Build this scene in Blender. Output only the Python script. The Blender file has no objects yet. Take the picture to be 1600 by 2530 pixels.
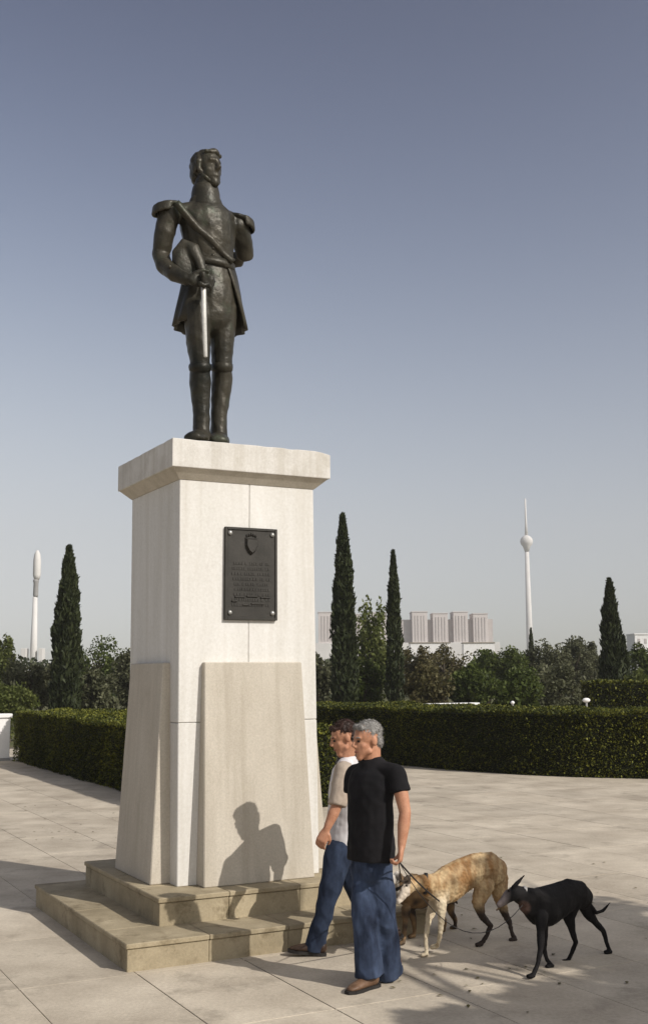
import bpy, bmesh, math, random
import numpy as np
from mathutils import Vector, Matrix, noise
from mathutils.bvhtree import BVHTree

scene = bpy.context.scene
COL = scene.collection
random.seed(7)
RNG = np.random.default_rng(11)
rad = math.radians

# ------------------------------------------------------------------ camera
CAM_H, PITCH, ROLL, FPX = 2.03, rad(8.1), rad(0.4), 2810.0
_fw = Vector((0, math.cos(PITCH), math.sin(PITCH)))
_up0 = Vector((0, -math.sin(PITCH), math.cos(PITCH)))
_rt0 = Vector((1, 0, 0))
_rt = _rt0 * math.cos(ROLL) - _up0 * math.sin(ROLL)
_up = _up0 * math.cos(ROLL) + _rt0 * math.sin(ROLL)
_eye = Vector((0, 0, CAM_H))
cd = bpy.data.cameras.new('camera')
cam = bpy.data.objects.new('camera', cd)
COL.objects.link(cam)
cd.sensor_fit = 'VERTICAL'
cd.sensor_height = 36.0
cd.lens = 36.0 * FPX / 2530.0
cd.clip_start, cd.clip_end = 0.05, 8000
M = Matrix.Identity(4)
for i in range(3):
    M[i][0], M[i][1], M[i][2], M[i][3] = _rt[i], _up[i], -_fw[i], _eye[i]
cam.matrix_world = M
scene.camera = cam

# ------------------------------------------------------------------ sky, sun, exposure
SUN_EL = rad(35.5)
SUN_XY = Vector((0.80, -0.60))            # horizontal direction towards the sun
world = bpy.data.worlds.new('World')
scene.world = world
world.use_nodes = True
wn, wl = world.node_tree.nodes, world.node_tree.links
wn.clear()
sky = wn.new('ShaderNodeTexSky')
sky.sky_type = 'NISHITA'
sky.sun_disc = False
sky.sun_elevation = SUN_EL
sky.sun_rotation = math.atan2(SUN_XY.x, SUN_XY.y)
sky.air_density, sky.dust_density, sky.ozone_density = 1.0, 4.0, 2.0
# hazy, muted sky: desaturate, warm slightly, deepen towards the zenith, level off the brightest part
bw = wn.new('ShaderNodeRGBToBW')
des = wn.new('ShaderNodeMix'); des.data_type = 'RGBA'; des.inputs[0].default_value = 0.40
tint = wn.new('ShaderNodeMix'); tint.data_type = 'RGBA'; tint.blend_type = 'MULTIPLY'
tint.inputs[0].default_value = 1.0
tint.inputs[7].default_value = (0.952, 0.882, 0.815, 1)
gam = wn.new('ShaderNodeGamma'); gam.inputs[1].default_value = 3.6
den = wn.new('ShaderNodeVectorMath'); den.operation = 'MULTIPLY_ADD'
den.inputs[1].default_value = (0.064, 0.064, 0.064); den.inputs[2].default_value = (1, 1, 1)
dv = wn.new('ShaderNodeVectorMath'); dv.operation = 'DIVIDE'
bg = wn.new('ShaderNodeBackground')
bg.inputs['Strength'].default_value = 0.059
wo = wn.new('ShaderNodeOutputWorld')
tcw = wn.new('ShaderNodeTexCoord')           # thick air near the ground: the sky does not darken again at the horizon
lift = wn.new('ShaderNodeVectorMath'); lift.operation = 'MULTIPLY_ADD'
lift.inputs[1].default_value = (1, 1, 0.90); lift.inputs[2].default_value = (0, 0, 0.072)
wl.new(tcw.outputs['Generated'], lift.inputs[0])
wl.new(lift.outputs[0], sky.inputs['Vector'])
wl.new(sky.outputs[0], bw.inputs[0])
wl.new(bw.outputs[0], des.inputs[6]); wl.new(sky.outputs[0], des.inputs[7])
wl.new(des.outputs[2], tint.inputs[6])
wl.new(tint.outputs[2], gam.inputs[0])
wl.new(gam.outputs[0], den.inputs[0])
wl.new(gam.outputs[0], dv.inputs[0]); wl.new(den.outputs[0], dv.inputs[1])
wl.new(dv.outputs[0], bg.inputs['Color'])
wl.new(bg.outputs[0], wo.inputs['Surface'])

sd = bpy.data.lights.new('sun', 'SUN')
sd.energy, sd.angle, sd.color = 3.9, rad(0.55), (1.0, 0.95, 0.89)
sun = bpy.data.objects.new('sun', sd)
COL.objects.link(sun)
to_sun = Vector((SUN_XY.x * math.cos(SUN_EL), SUN_XY.y * math.cos(SUN_EL), math.sin(SUN_EL)))
sun.rotation_euler = to_sun.to_track_quat('Z', 'Y').to_euler()
sun.location = to_sun * 60

vs = scene.view_settings
vs.view_transform, vs.look, vs.exposure, vs.gamma, vs.use_curve_mapping = 'Standard', 'None', 0.10, 1.0, False
scene.cycles.use_denoising = True
scene.cycles.max_bounces = 6
scene.cycles.volume_bounces = 0

# ------------------------------------------------------------------ coordinate helpers
def ray(x, y):
    return _rt * ((x - 800) / FPX) - _up * ((y - 1265) / FPX) + _fw
def at(x, y, Y):                       # point at depth Y that is seen at photo position x, y
    d = ray(x, y)
    return _eye + d * (Y / d.y)
def gnd(x, y, z=0.0):                  # point on the level z
    d = ray(x, y)
    return _eye + d * ((z - CAM_H) / d.z)
def prj(p):
    q = Vector(p) - _eye
    w = q.dot(_fw)
    return 800 + FPX * q.dot(_rt) / w, 1265 - FPX * q.dot(_up) / w
TH = rad(27.7)
U = Vector((math.cos(TH), math.sin(TH), 0))      # along the pedestal's front
V = Vector((-math.sin(TH), math.cos(TH), 0))     # pedestal depth, away from the viewer
P0 = Vector((-1.385, 8.2, 0))                    # front left corner of the lowest step
def W(a, b, z=0.0):
    return P0 + U * a + V * b + Vector((0, 0, z))

# ------------------------------------------------------------------ object helpers
def tag(o, label=None, cat=None, group=None, kind=None):
    for k, v in (('label', label), ('category', cat), ('group', group), ('kind', kind)):
        if v: o[k] = v
    return o
def empty(name, loc, label=None, cat=None, group=None, rz=0.0):
    o = bpy.data.objects.new(name, None)
    o.location = loc
    o.rotation_euler = (0, 0, rz)
    o.empty_display_size = 0.2
    COL.objects.link(o)
    return tag(o, label, cat, group)
def root_loc(o):
    l = Vector((0, 0, 0))
    while o:
        l += o.location; o = o.parent
    return l
def link(name, me, material, parent=None, smooth=False):
    """me is in world coordinates (only for parents that are not rotated)"""
    me.name = name
    if parent is not None:
        me.transform(Matrix.Translation(-root_loc(parent)))
    if material is not None:
        me.materials.clear()
        me.materials.append(material)
    if smooth:
        me.polygons.foreach_set('use_smooth', [True] * len(me.polygons))
    o = bpy.data.objects.new(name, me)
    COL.objects.link(o)
    o.parent = parent
    return o
def mesh_from_bm(bm, name='m'):
    bmesh.ops.recalc_face_normals(bm, faces=bm.faces[:])
    me = bpy.data.meshes.new(name)
    bm.to_mesh(me); bm.free()
    return me
def bm_hull8(bm, pts):                 # pts: 4 bottom, 4 top
    vs_ = [bm.verts.new(p) for p in pts]
    for f in ((0, 3, 2, 1), (4, 5, 6, 7), (0, 1, 5, 4), (1, 2, 6, 5), (2, 3, 7, 6), (3, 0, 4, 7)):
        bm.faces.new([vs_[i] for i in f])
    return vs_
def bm_bevel(bm, w, seg=1):
    if w > 0:
        bmesh.ops.bevel(bm, geom=bm.edges[:], offset=w, segments=seg, profile=0.6, affect='EDGES', clamp_overlap=True)
def uvbox(a0, a1, b0, b1, z0, z1, bev=0.006, top=None, seg=1):
    """box in pedestal axes; top = (a0,a1,b0,b1) of a smaller top for battered blocks"""
    bm = bmesh.new()
    t = top or (a0, a1, b0, b1)
    bm_hull8(bm, [W(a0, b0, z0), W(a1, b0, z0), W(a1, b1, z0), W(a0, b1, z0),
                  W(t[0], t[2], z1), W(t[1], t[2], z1), W(t[1], t[3], z1), W(t[0], t[3], z1)])
    bm_bevel(bm, bev, seg)
    return mesh_from_bm(bm)
def box(c, sx, sy, sz, bev=0.0, rz=0.0):       # c: centre of base
    bm = bmesh.new()
    co, si = math.cos(rz), math.sin(rz)
    def q(x, y, z): return Vector(c) + Vector((x * co - y * si, x * si + y * co, z))
    bm_hull8(bm, [q(-sx/2, -sy/2, 0), q(sx/2, -sy/2, 0), q(sx/2, sy/2, 0), q(-sx/2, sy/2, 0),
                  q(-sx/2, -sy/2, sz), q(sx/2, -sy/2, sz), q(sx/2, sy/2, sz), q(-sx/2, sy/2, sz)])
    bm_bevel(bm, bev)
    return mesh_from_bm(bm)
def join(meshes):
    bm = bmesh.new()
    for m in meshes:
        bm.from_mesh(m); bpy.data.meshes.remove(m)
    me = bpy.data.meshes.new('j')
    bm.to_mesh(me); bm.free()
    return me

def loft(bm, chain, side=(1, 0, 0), n=14, caps=True, k0=1.0, k1=1.0):
    """chain: list of (point, r_side, r_other); closed tapered tube with rounded ends"""
    pts = [Vector(c[0]) for c in chain]
    rr = [(c[1], c[2] if len(c) > 2 else c[1]) for c in chain]
    side = Vector(side)
    k = len(pts)
    rings = []
    def frame(i):
        t = (pts[min(i + 1, k - 1)] - pts[max(i - 1, 0)])
        if t.length < 1e-9: t = Vector((0, 0, 1))
        t.normalize()
        s = side - t * side.dot(t)
        if s.length < 1e-4:
            s = Vector((0, 1, 0.3)); s = s - t * s.dot(t)
        s.normalize()
        return t, s, t.cross(s).normalized()
    def ring(c, s, o, ra, rb):
        return [bm.verts.new(c + s * (math.cos(2 * math.pi * j / n) * ra) + o * (math.sin(2 * math.pi * j / n) * rb)) for j in range(n)]
    t, s, o = frame(0)
    if caps:
        m = min(rr[0])
        for a in (80, 50, 25):
            rings.append(ring(pts[0] - t * m * k0 * math.sin(rad(a)), s, o, rr[0][0] * math.cos(rad(a)), rr[0][1] * math.cos(rad(a))))
    for i in range(k):
        t, s, o = frame(i)
        rings.append(ring(pts[i], s, o, *rr[i]))
    if caps:
        m = min(rr[-1])
        for a in (25, 50, 80):
            rings.append(ring(pts[-1] + t * m * k1 * math.sin(rad(a)), s, o, rr[-1][0] * math.cos(rad(a)), rr[-1][1] * math.cos(rad(a))))
    for i in range(len(rings) - 1):
        a, b = rings[i], rings[i + 1]
        for j in range(n):
            bm.faces.new((a[j], a[(j + 1) % n], b[(j + 1) % n], b[j]))
    bm.faces.new(list(reversed(rings[0])))
    bm.faces.new(rings[-1])
def ellipsoid(bm, c, axes, n=14):
    """axes: three vectors (already scaled)"""
    A = Matrix((axes[0], axes[1], axes[2])).transposed().to_4x4()
    r = bmesh.ops.create_uvsphere(bm, u_segments=n, v_segments=10, radius=1.0)
    bmesh.ops.transform(bm, matrix=Matrix.Translation(Vector(c)) @ A, verts=r['verts'])
def remesh(bm, voxel, smooth=4, fac=0.5, disp=None):
    """fuse overlapping closed shapes into one continuous surface"""
    me = mesh_from_bm(bm, 'tmp')
    o = bpy.data.objects.new('tmp', me)
    COL.objects.link(o)
    m = o.modifiers.new('r', 'REMESH'); m.mode = 'VOXEL'; m.voxel_size = voxel; m.adaptivity = 0
    if smooth:
        s = o.modifiers.new('s', 'SMOOTH'); s.factor = fac; s.iterations = smooth
    dg = bpy.context.evaluated_depsgraph_get()
    out = bpy.data.meshes.new_from_object(o.evaluated_get(dg))
    bpy.data.objects.remove(o); bpy.data.meshes.remove(me)
    if disp:
        nn = len(out.vertices)
        co = np.empty(nn * 3); no = np.empty(nn * 3)
        out.vertices.foreach_get('co', co); out.vertices.foreach_get('normal', no)
        co = co.reshape(-1, 3); no = no.reshape(-1, 3)
        d = np.array([disp(Vector(p), Vector(q)) for p, q in zip(co, no)])
        out.vertices.foreach_set('co', (co + no * d[:, None]).ravel())
        out.update()
    out.polygons.foreach_set('use_smooth', [True] * len(out.polygons))
    return out
def leaf_mesh(P, S, D=None, spread=1.0, ratio=0.5, rng=RNG, level=0.0):
    """P (n,3) centres, S (n,) sizes, D preferred leaf direction, level: how strongly blades face upwards"""
    n = len(P)
    d = rng.normal(size=(n, 3))
    if D is not None: d = D + d * spread
    d /= np.linalg.norm(d, axis=1, keepdims=True) + 1e-9
    q = rng.normal(size=(n, 3)) + np.array([0, 0, level])
    s = np.cross(q, d) if level else np.cross(d, q)
    s /= np.linalg.norm(s, axis=1, keepdims=True) + 1e-9
    w = np.cross(d, s)
    a = S[:, None]
    v_ = np.stack([P - d * a * .5, P + s * a * ratio * .5 + w * a * .08, P + d * a * .5, P - s * a * ratio * .5 + w * a * .08], 1).reshape(-1, 3)
    me = bpy.data.meshes.new('leaves')
    me.vertices.add(4 * n); me.vertices.foreach_set('co', v_.ravel())
    me.loops.add(4 * n); me.loops.foreach_set('vertex_index', np.arange(4 * n, dtype=np.int32))
    me.polygons.add(n)
    me.polygons.foreach_set('loop_start', np.arange(0, 4 * n, 4, dtype=np.int32))
    me.polygons.foreach_set('loop_total', np.full(n, 4, dtype=np.int32))
    me.update(calc_edges=True)
    return me
def vcolor(me, fn):
    at_ = me.color_attributes.new('fur', 'FLOAT_COLOR', 'POINT')
    buf = []
    for v_ in me.vertices:
        buf.extend((*fn(v_.co), 1.0))
    at_.data.foreach_set('color', buf)

# ------------------------------------------------------------------ materials
def new_mat(name):
    m = bpy.data.materials.new(name); m.use_nodes = True
    nt = m.node_tree
    return m, nt.nodes, nt.links, nt.nodes['Principled BSDF']
def ramp(nodes, stops):
    r = nodes.new('ShaderNodeValToRGB')
    e = r.color_ramp.elements
    while len(e) < len(stops): e.new(0.5)
    for i, (p, c) in enumerate(stops):
        e[i].position = p; e[i].color = (*c, 1)
    return r
def stone(name, c1, c2, scale=3.0, stretch=(1, 1, 1), rough=0.8, bump=0.15, fine=60.0, metal=0.0, rnd=0.0, spots=None, bdist=0.004, coord='Object', streak=None):
    m, N, L, B = new_mat(name)
    tc = N.new('ShaderNodeTexCoord')
    src = N.new('ShaderNodeNewGeometry').outputs['Position'] if coord == 'World' else tc.outputs[coord]
    mp = N.new('ShaderNodeMapping'); mp.inputs['Scale'].default_value = stretch
    L.new(src, mp.inputs[0])
    n1 = N.new('ShaderNodeTexNoise'); n1.inputs['Scale'].default_value = scale; n1.inputs['Detail'].default_value = 8; n1.inputs['Roughness'].default_value = 0.62
    L.new(mp.outputs[0], n1.inputs['Vector'])
    r = ramp(N, [(0.32, c1), (0.68, c2)])
    L.new(n1.outputs['Fac'], r.inputs[0])
    col = r.outputs[0]
    n2 = N.new('ShaderNodeTexNoise'); n2.inputs['Scale'].default_value = fine; n2.inputs['Detail'].default_value = 4
    L.new(src, n2.inputs['Vector'])
    mx = N.new('ShaderNodeMix'); mx.data_type = 'RGBA'; mx.blend_type = 'OVERLAY'; mx.inputs[0].default_value = 0.22
    L.new(col, mx.inputs[6]); L.new(n2.outputs['Fac'], mx.inputs[7])
    col = mx.outputs[2]
    if spots:
        n3 = N.new('ShaderNodeTexNoise'); n3.inputs['Scale'].default_value = spots[1]; n3.inputs['Detail'].default_value = 6; n3.inputs['Roughness'].default_value = 0.7
        L.new(src, n3.inputs['Vector'])
        r3 = ramp(N, [(spots[2], (0, 0, 0)), (spots[2] + 0.12, (1, 1, 1))])
        L.new(n3.outputs['Fac'], r3.inputs[0])
        ml = N.new('ShaderNodeMath'); ml.operation = 'MULTIPLY'; ml.inputs[1].default_value = spots[3]
        L.new(r3.outputs[0], ml.inputs[0])
        m3 = N.new('ShaderNodeMix'); m3.data_type = 'RGBA'
        m3.inputs[7].default_value = (*spots[0], 1)
        L.new(ml.outputs[0], m3.inputs[0]); L.new(col, m3.inputs[6])
        col = m3.outputs[2]
    if streak:                                   # rain-washed dirt running down the stone
        ms = N.new('ShaderNodeMapping'); ms.inputs['Scale'].default_value = (9, 9, 0.45)
        L.new(src, ms.inputs[0])
        n4 = N.new('ShaderNodeTexNoise'); n4.inputs['Scale'].default_value = 1.0; n4.inputs['Detail'].default_value = 7; n4.inputs['Roughness'].default_value = 0.6
        L.new(ms.outputs[0], n4.inputs['Vector'])
        r4 = ramp(N, [(0.48, (0, 0, 0)), (0.72, (1, 1, 1))])
        L.new(n4.outputs['Fac'], r4.inputs[0])
        m4 = N.new('ShaderNodeMath'); m4.operation = 'MULTIPLY'; m4.inputs[1].default_value = streak[1]
        L.new(r4.outputs[0], m4.inputs[0])
        x4 = N.new('ShaderNodeMix'); x4.data_type = 'RGBA'; x4.inputs[7].default_value = (*streak[0], 1)
        L.new(m4.outputs[0], x4.inputs[0]); L.new(col, x4.inputs[6])
        col = x4.outputs[2]
    if rnd:
        oi = N.new('ShaderNodeObjectInfo')
        mr = N.new('ShaderNodeMapRange'); mr.inputs[3].default_value = 1 - rnd; mr.inputs[4].default_value = 1 + rnd * 0.6
        L.new(oi.outputs['Random'], mr.inputs[0])
        hv = N.new('ShaderNodeHueSaturation')
        L.new(mr.outputs[0], hv.inputs['Value']); L.new(col, hv.inputs['Color'])
        col = hv.outputs[0]
    L.new(col, B.inputs['Base Color'])
    B.inputs['Roughness'].default_value = rough
    B.inputs['Metallic'].default_value = metal
    B.inputs['Specular IOR Level'].default_value = 0.25
    if bump:
        bp = N.new('ShaderNodeBump'); bp.inputs['Strength'].default_value = bump; bp.inputs['Distance'].default_value = bdist
        L.new(n2.outputs['Fac'], bp.inputs['Height']); L.new(bp.outputs[0], B.inputs['Normal'])
    return m
def leaf_mat(name, dark, mid, light, trans=0.3, clump=1.2):
    m, N, L, B = new_mat(name)
    ge = N.new('ShaderNodeNewGeometry')
    tc = N.new('ShaderNodeTexCoord')
    no = N.new('ShaderNodeTexNoise'); no.inputs['Scale'].default_value = clump; no.inputs['Detail'].default_value = 3
    L.new(tc.outputs['Object'], no.inputs['Vector'])
    ad = N.new('ShaderNodeMath'); ad.operation = 'MULTIPLY_ADD'; ad.inputs[1].default_value = 0.45
    mu = N.new('ShaderNodeMath'); mu.operation = 'MULTIPLY'; mu.inputs[1].default_value = 0.62
    L.new(no.outputs['Fac'], mu.inputs[0])
    L.new(ge.outputs['Random Per Island'], ad.inputs[0]); L.new(mu.outputs[0], ad.inputs[2])
    r = ramp(N, [(0.15, dark), (0.5, mid), (0.85, light)])
    L.new(ad.outputs[0], r.inputs[0])
    L.new(r.outputs[0], B.inputs['Base Color'])
    B.inputs['Roughness'].default_value = 0.6
    B.inputs['Specular IOR Level'].default_value = 0.2
    tr = N.new('ShaderNodeBsdfTranslucent')
    L.new(r.outputs[0], tr.inputs['Color'])
    mx = N.new('ShaderNodeMixShader'); mx.inputs[0].default_value = trans
    L.new(B.outputs[0], mx.inputs[1]); L.new(tr.outputs[0], mx.inputs[2])
    L.new(mx.outputs[0], N['Material Output'].inputs['Surface'])
    return m
def fur_mat(name, rough=0.7):
    m, N, L, B = new_mat(name)
    a = N.new('ShaderNodeVertexColor'); a.layer_name = 'fur'
    tc = N.new('ShaderNodeTexCoord')
    n = N.new('ShaderNodeTexNoise'); n.inputs['Scale'].default_value = 28; n.inputs['Detail'].default_value = 6
    L.new(tc.outputs['Object'], n.inputs['Vector'])
    mx = N.new('ShaderNodeMix'); mx.data_type = 'RGBA'; mx.blend_type = 'OVERLAY'; mx.inputs[0].default_value = 0.45
    L.new(a.outputs[0], mx.inputs[6]); L.new(n.outputs['Fac'], mx.inputs[7])
    L.new(mx.outputs[2], B.inputs['Base Color'])
    B.inputs['Roughness'].default_value = rough
    B.inputs['Specular IOR Level'].default_value = 0.25
    n2 = N.new('ShaderNodeTexNoise'); n2.inputs['Scale'].default_value = 180
    L.new(tc.outputs['Object'], n2.inputs['Vector'])
    bp = N.new('ShaderNodeBump'); bp.inputs['Strength'].default_value = 0.4; bp.inputs['Distance'].default_value = 0.004
    L.new(n2.outputs['Fac'], bp.inputs['Height']); L.new(bp.outputs[0], B.inputs['Normal'])
    return m

MT = {}
MT['marble'] = stone('white_marble', (0.58, 0.56, 0.515), (0.67, 0.65, 0.61), 2.0, (2.2, 2.2, 0.35), 0.65, 0.08, 45, spots=((0.45, 0.42, 0.36), 2.6, 0.60, 0.35), streak=((0.42, 0.38, 0.31), 0.32))
MT['panel'] = stone('beige_stone_panel', (0.42, 0.375, 0.305), (0.51, 0.465, 0.39), 1.6, (1, 1, 0.6), 0.8, 0.15, 70, spots=((0.36, 0.31, 0.24), 3.0, 0.60, 0.4), streak=((0.30, 0.26, 0.20), 0.45))
MT['cap'] = stone('cap_marble', (0.50, 0.475, 0.43), (0.64, 0.615, 0.57), 2.5, (1, 1, 1.4), 0.7, 0.15, 55, spots=((0.42, 0.39, 0.33), 3.5, 0.56, 0.5), streak=((0.36, 0.32, 0.25), 0.5))
MT['step'] = stone('step_stone', (0.25, 0.205, 0.13), (0.40, 0.335, 0.225), 3.0, (1, 1, 1), 0.85, 0.35, 70, spots=((0.15, 0.115, 0.065), 4.0, 0.54, 0.7), rnd=0.08)
MT['slab'] = stone('plaza_slab', (0.37, 0.315, 0.242), (0.57, 0.50, 0.395), 1.3, (1, 1, 1), 0.85, 0.35, 38, spots=((0.25, 0.215, 0.165), 1.7, 0.55, 0.6), rnd=0.09, coord='World', bdist=0.008)
MT['mortar'] = stone('joint_mortar', (0.07, 0.06, 0.045), (0.15, 0.13, 0.10), 3.0, rough=0.95, bump=0.3)
MT['earth'] = stone('park_ground', (0.06, 0.075, 0.025), (0.14, 0.12, 0.06), 0.2, rough=0.95, bump=0.4, fine=8)
MT['bronze'] = stone('weathered_bronze', (0.010, 0.011, 0.008), (0.064, 0.055, 0.039), 2.6, (1, 1, 0.7), 0.42, 0.3, 40, metal=0.25, spots=((0.048, 0.064, 0.040), 2.2, 0.55, 0.6), bdist=0.014)
MT['steel'] = stone('polished_scabbard', (0.40, 0.39, 0.36), (0.58, 0.57, 0.53), 5, rough=0.45, metal=0.3, bump=0.05)
MT['plaque'] = stone('plaque_metal', (0.030, 0.028, 0.024), (0.050, 0.046, 0.040), 5, rough=0.5, metal=0.3, bump=0.2)
MT['bolt'] = stone('bolt_metal', (0.30, 0.30, 0.28), (0.42, 0.41, 0.39), 8, rough=0.4, metal=0.6)
MT['bark'] = stone('bark', (0.05, 0.04, 0.028), (0.12, 0.095, 0.065), 8, (1, 1, 0.3), 0.9, 0.6, 40)
MT['core'] = stone('hedge_twigs', (0.010, 0.012, 0.006), (0.022, 0.024, 0.012), 9, rough=0.95, bump=0.5)
MT['cypress'] = leaf_mat('cypress_leaf', (0.016, 0.022, 0.009), (0.030, 0.039, 0.014), (0.055, 0.064, 0.024), 0.15, 0.8)
MT['hedge'] = leaf_mat('hedge_leaf', (0.006, 0.009, 0.0018), (0.034, 0.043, 0.006), (0.22, 0.215, 0.030), 0.08, 0.45)
MT['green'] = leaf_mat('green_leaf', (0.018, 0.028, 0.005), (0.062, 0.084, 0.016), (0.140, 0.165, 0.042), 0.35, 0.8)
MT['olive'] = leaf_mat('olive_leaf', (0.036, 0.038, 0.017), (0.088, 0.092, 0.046), (0.17, 0.17, 0.098), 0.3, 0.8)
MT['brown'] = leaf_mat('dry_leaf', (0.045, 0.042, 0.014), (0.10, 0.088, 0.034), (0.17, 0.14, 0.065), 0.3, 0.9)
MT['lime'] = leaf_mat('lime_leaf', (0.045, 0.060, 0.012), (0.10, 0.12, 0.030), (0.18, 0.19, 0.06), 0.35, 0.9)
MT['wood'] = leaf_mat('woodland_leaf', (0.022, 0.032, 0.014), (0.050, 0.062, 0.030), (0.09, 0.095, 0.05), 0.25, 0.1)
MT['plaster'] = stone('white_plaster', (0.72, 0.70, 0.67), (0.82, 0.81, 0.79), 1.5, rough=0.8, bump=0.1)
MT['concrete'] = stone('tower_concrete', (0.58, 0.56, 0.53), (0.68, 0.66, 0.63), 0.15, rough=0.8, bump=0)
MT['grey'] = stone('tower_grey', (0.26, 0.25, 0.24), (0.34, 0.33, 0.32), 0.15, rough=0.7, bump=0)
MT['pinkwall'] = stone('pale_pink_render', (0.54, 0.49, 0.465), (0.61, 0.56, 0.535), 0.08, rough=0.85, bump=0)
MT['slot'] = stone('grey_pilaster', (0.42, 0.38, 0.36), (0.49, 0.45, 0.43), 0.3, rough=0.7, bump=0)
MT['roofbrown'] = stone('flat_roof_band', (0.20, 0.17, 0.12), (0.28, 0.24, 0.18), 0.4, rough=0.9, bump=0)
MT['skin'] = stone('skin', (0.36, 0.165, 0.095), (0.47, 0.24, 0.145), 16, rough=0.5, bump=0.1, fine=120, bdist=0.001)
MT['lip'] = stone('lips', (0.20, 0.07, 0.05), (0.27, 0.10, 0.075), 30, rough=0.5, bump=0)
MT['greyhair'] = stone('grey_hair', (0.12, 0.11, 0.10), (0.34, 0.33, 0.31), 30, (1, 1, 0.5), 0.6, 0.8, 150, bdist=0.004)
MT['brownhair'] = stone('dark_brown_hair', (0.018, 0.010, 0.008), (0.055, 0.026, 0.018), 30, (1, 1, 0.5), 0.5, 0.8, 150, bdist=0.004)
MT['tee'] = stone('black_cotton', (0.004, 0.004, 0.005), (0.011, 0.010, 0.011), 6, rough=0.95, bump=0.5, fine=20, bdist=0.006)
MT['shirt'] = stone('white_cotton', (0.50, 0.48, 0.48), (0.64, 0.62, 0.62), 6, rough=0.9, bump=0.3, fine=20, bdist=0.006)
MT['sleeve'] = stone('beige_cotton', (0.30, 0.24, 0.19), (0.42, 0.35, 0.28), 14, rough=0.9, bump=0.3, fine=24, bdist=0.006)
MT['denim'] = stone('blue_denim', (0.007, 0.011, 0.024), (0.052, 0.074, 0.128), 8, (1, 1, 0.4), 0.9, 0.3, 30, bdist=0.005)
MT['denim2'] = stone('dark_blue_denim', (0.005, 0.008, 0.018), (0.034, 0.050, 0.088), 8, (1, 1, 0.4), 0.9, 0.3, 30, bdist=0.005)
MT['leather'] = stone('brown_leather', (0.075, 0.040, 0.022), (0.17, 0.10, 0.06), 14, rough=0.45, bump=0.2)
MT['darkleather'] = stone('dark_leather', (0.022, 0.013, 0.009), (0.06, 0.035, 0.022), 14, rough=0.45, bump=0.2)
MT['rubber'] = stone('sole_rubber', (0.015, 0.013, 0.012), (0.03, 0.027, 0.024), 14, rough=0.8, bump=0.1)
MT['eye'] = stone('dark_eye', (0.012, 0.008, 0.006), (0.03, 0.02, 0.014), 20, rough=0.2, bump=0)
MT['strap'] = stone('dark_strap', (0.012, 0.011, 0.011), (0.03, 0.028, 0.027), 20, rough=0.6, bump=0.1)
MT['collar'] = stone('pale_collar', (0.34, 0.33, 0.31), (0.5, 0.48, 0.45), 20, rough=0.6, bump=0.1)
MT['fur'] = fur_mat('short_fur')
MT['furgloss'] = fur_mat('black_short_fur', 0.75)
MT['furgloss'].node_tree.nodes['Principled BSDF'].inputs['Specular IOR Level'].default_value = 0.12

# ------------------------------------------------------------------ setting: ground and paving
def sheet(name, pts, m, kind='structure'):
    me = bpy.data.meshes.new(name)
    me.from_pydata([tuple(p) for p in pts], [], [tuple(range(len(pts)))])
    o = link(name, me, m)
    return tag(o, kind=kind)
sheet('ground', [(-3500, -3500, -0.05), (3500, -3500, -0.05), (3500, 3500, -0.05), (-3500, 3500, -0.05)], MT['earth'])
plaza = sheet('plaza', [W(-26, -24, -0.014), W(24, -24, -0.014), W(24, 26, -0.014), W(-26, 26, -0.014)], MT['mortar'])
SU, SV = 0.80, 1.40
def slab_mesh(gap):
    bm = bmesh.new()
    a, b, c = SU / 2 - gap, SV / 2 - gap, 0.0012
    lo = [bm.verts.new(U * x + V * y + Vector((0, 0, -0.03))) for x, y in ((-a, -b), (a, -b), (a, b), (-a, b))]
    mi = [bm.verts.new(U * x + V * y + Vector((0, 0, -0.003))) for x, y in ((-a, -b), (a, -b), (a, b), (-a, b))]
    tp = [bm.verts.new(U * x + V * y) for x, y in ((-a + c, -b + c), (a - c, -b + c), (a - c, b - c), (-a + c, b - c))]
    for A, B in ((lo, mi), (mi, tp)):
        for i in range(4): bm.faces.new((A[i], A[(i + 1) % 4], B[(i + 1) % 4], B[i]))
    bm.faces.new(tp)
    return mesh_from_bm(bm, 'slab')
slabs = [slab_mesh(g) for g in (0.0018, 0.0028, 0.0045)]
for m in slabs: m.materials.append(MT['slab'])
rest = bmesh.new()
pr = random.Random(3)
for i in range(-32, 30):
    for j in range(-17, 18):
        ca, cb = 0.06 + SU * (i + 0.5), -0.05 + SV * (j + 0.5)
        c = W(ca, cb)
        vis = 5.5 < c.y < 30 and abs(c.x) < 0.30 * c.y + 0.7
        zj = -0.0015 * pr.random()
        if vis:
            if 3.9 < ca < 6.1 and 8.4 < cb < 20: continue
            o = bpy.data.objects.new('paving_slab', slabs[pr.choice((0, 0, 1, 1, 2))])
            COL.objects.link(o); o.parent = plaza
            o.location = c + Vector((0, 0, zj))
        else:
            me = slabs[1].copy(); me.transform(Matrix.Translation(c + Vector((0, 0, zj)))); rest.from_mesh(me); bpy.data.meshes.remove(me)
o = link('outer_paving', mesh_from_bm(rest), MT['slab'], plaza)
tag(o, kind='stuff')

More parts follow.
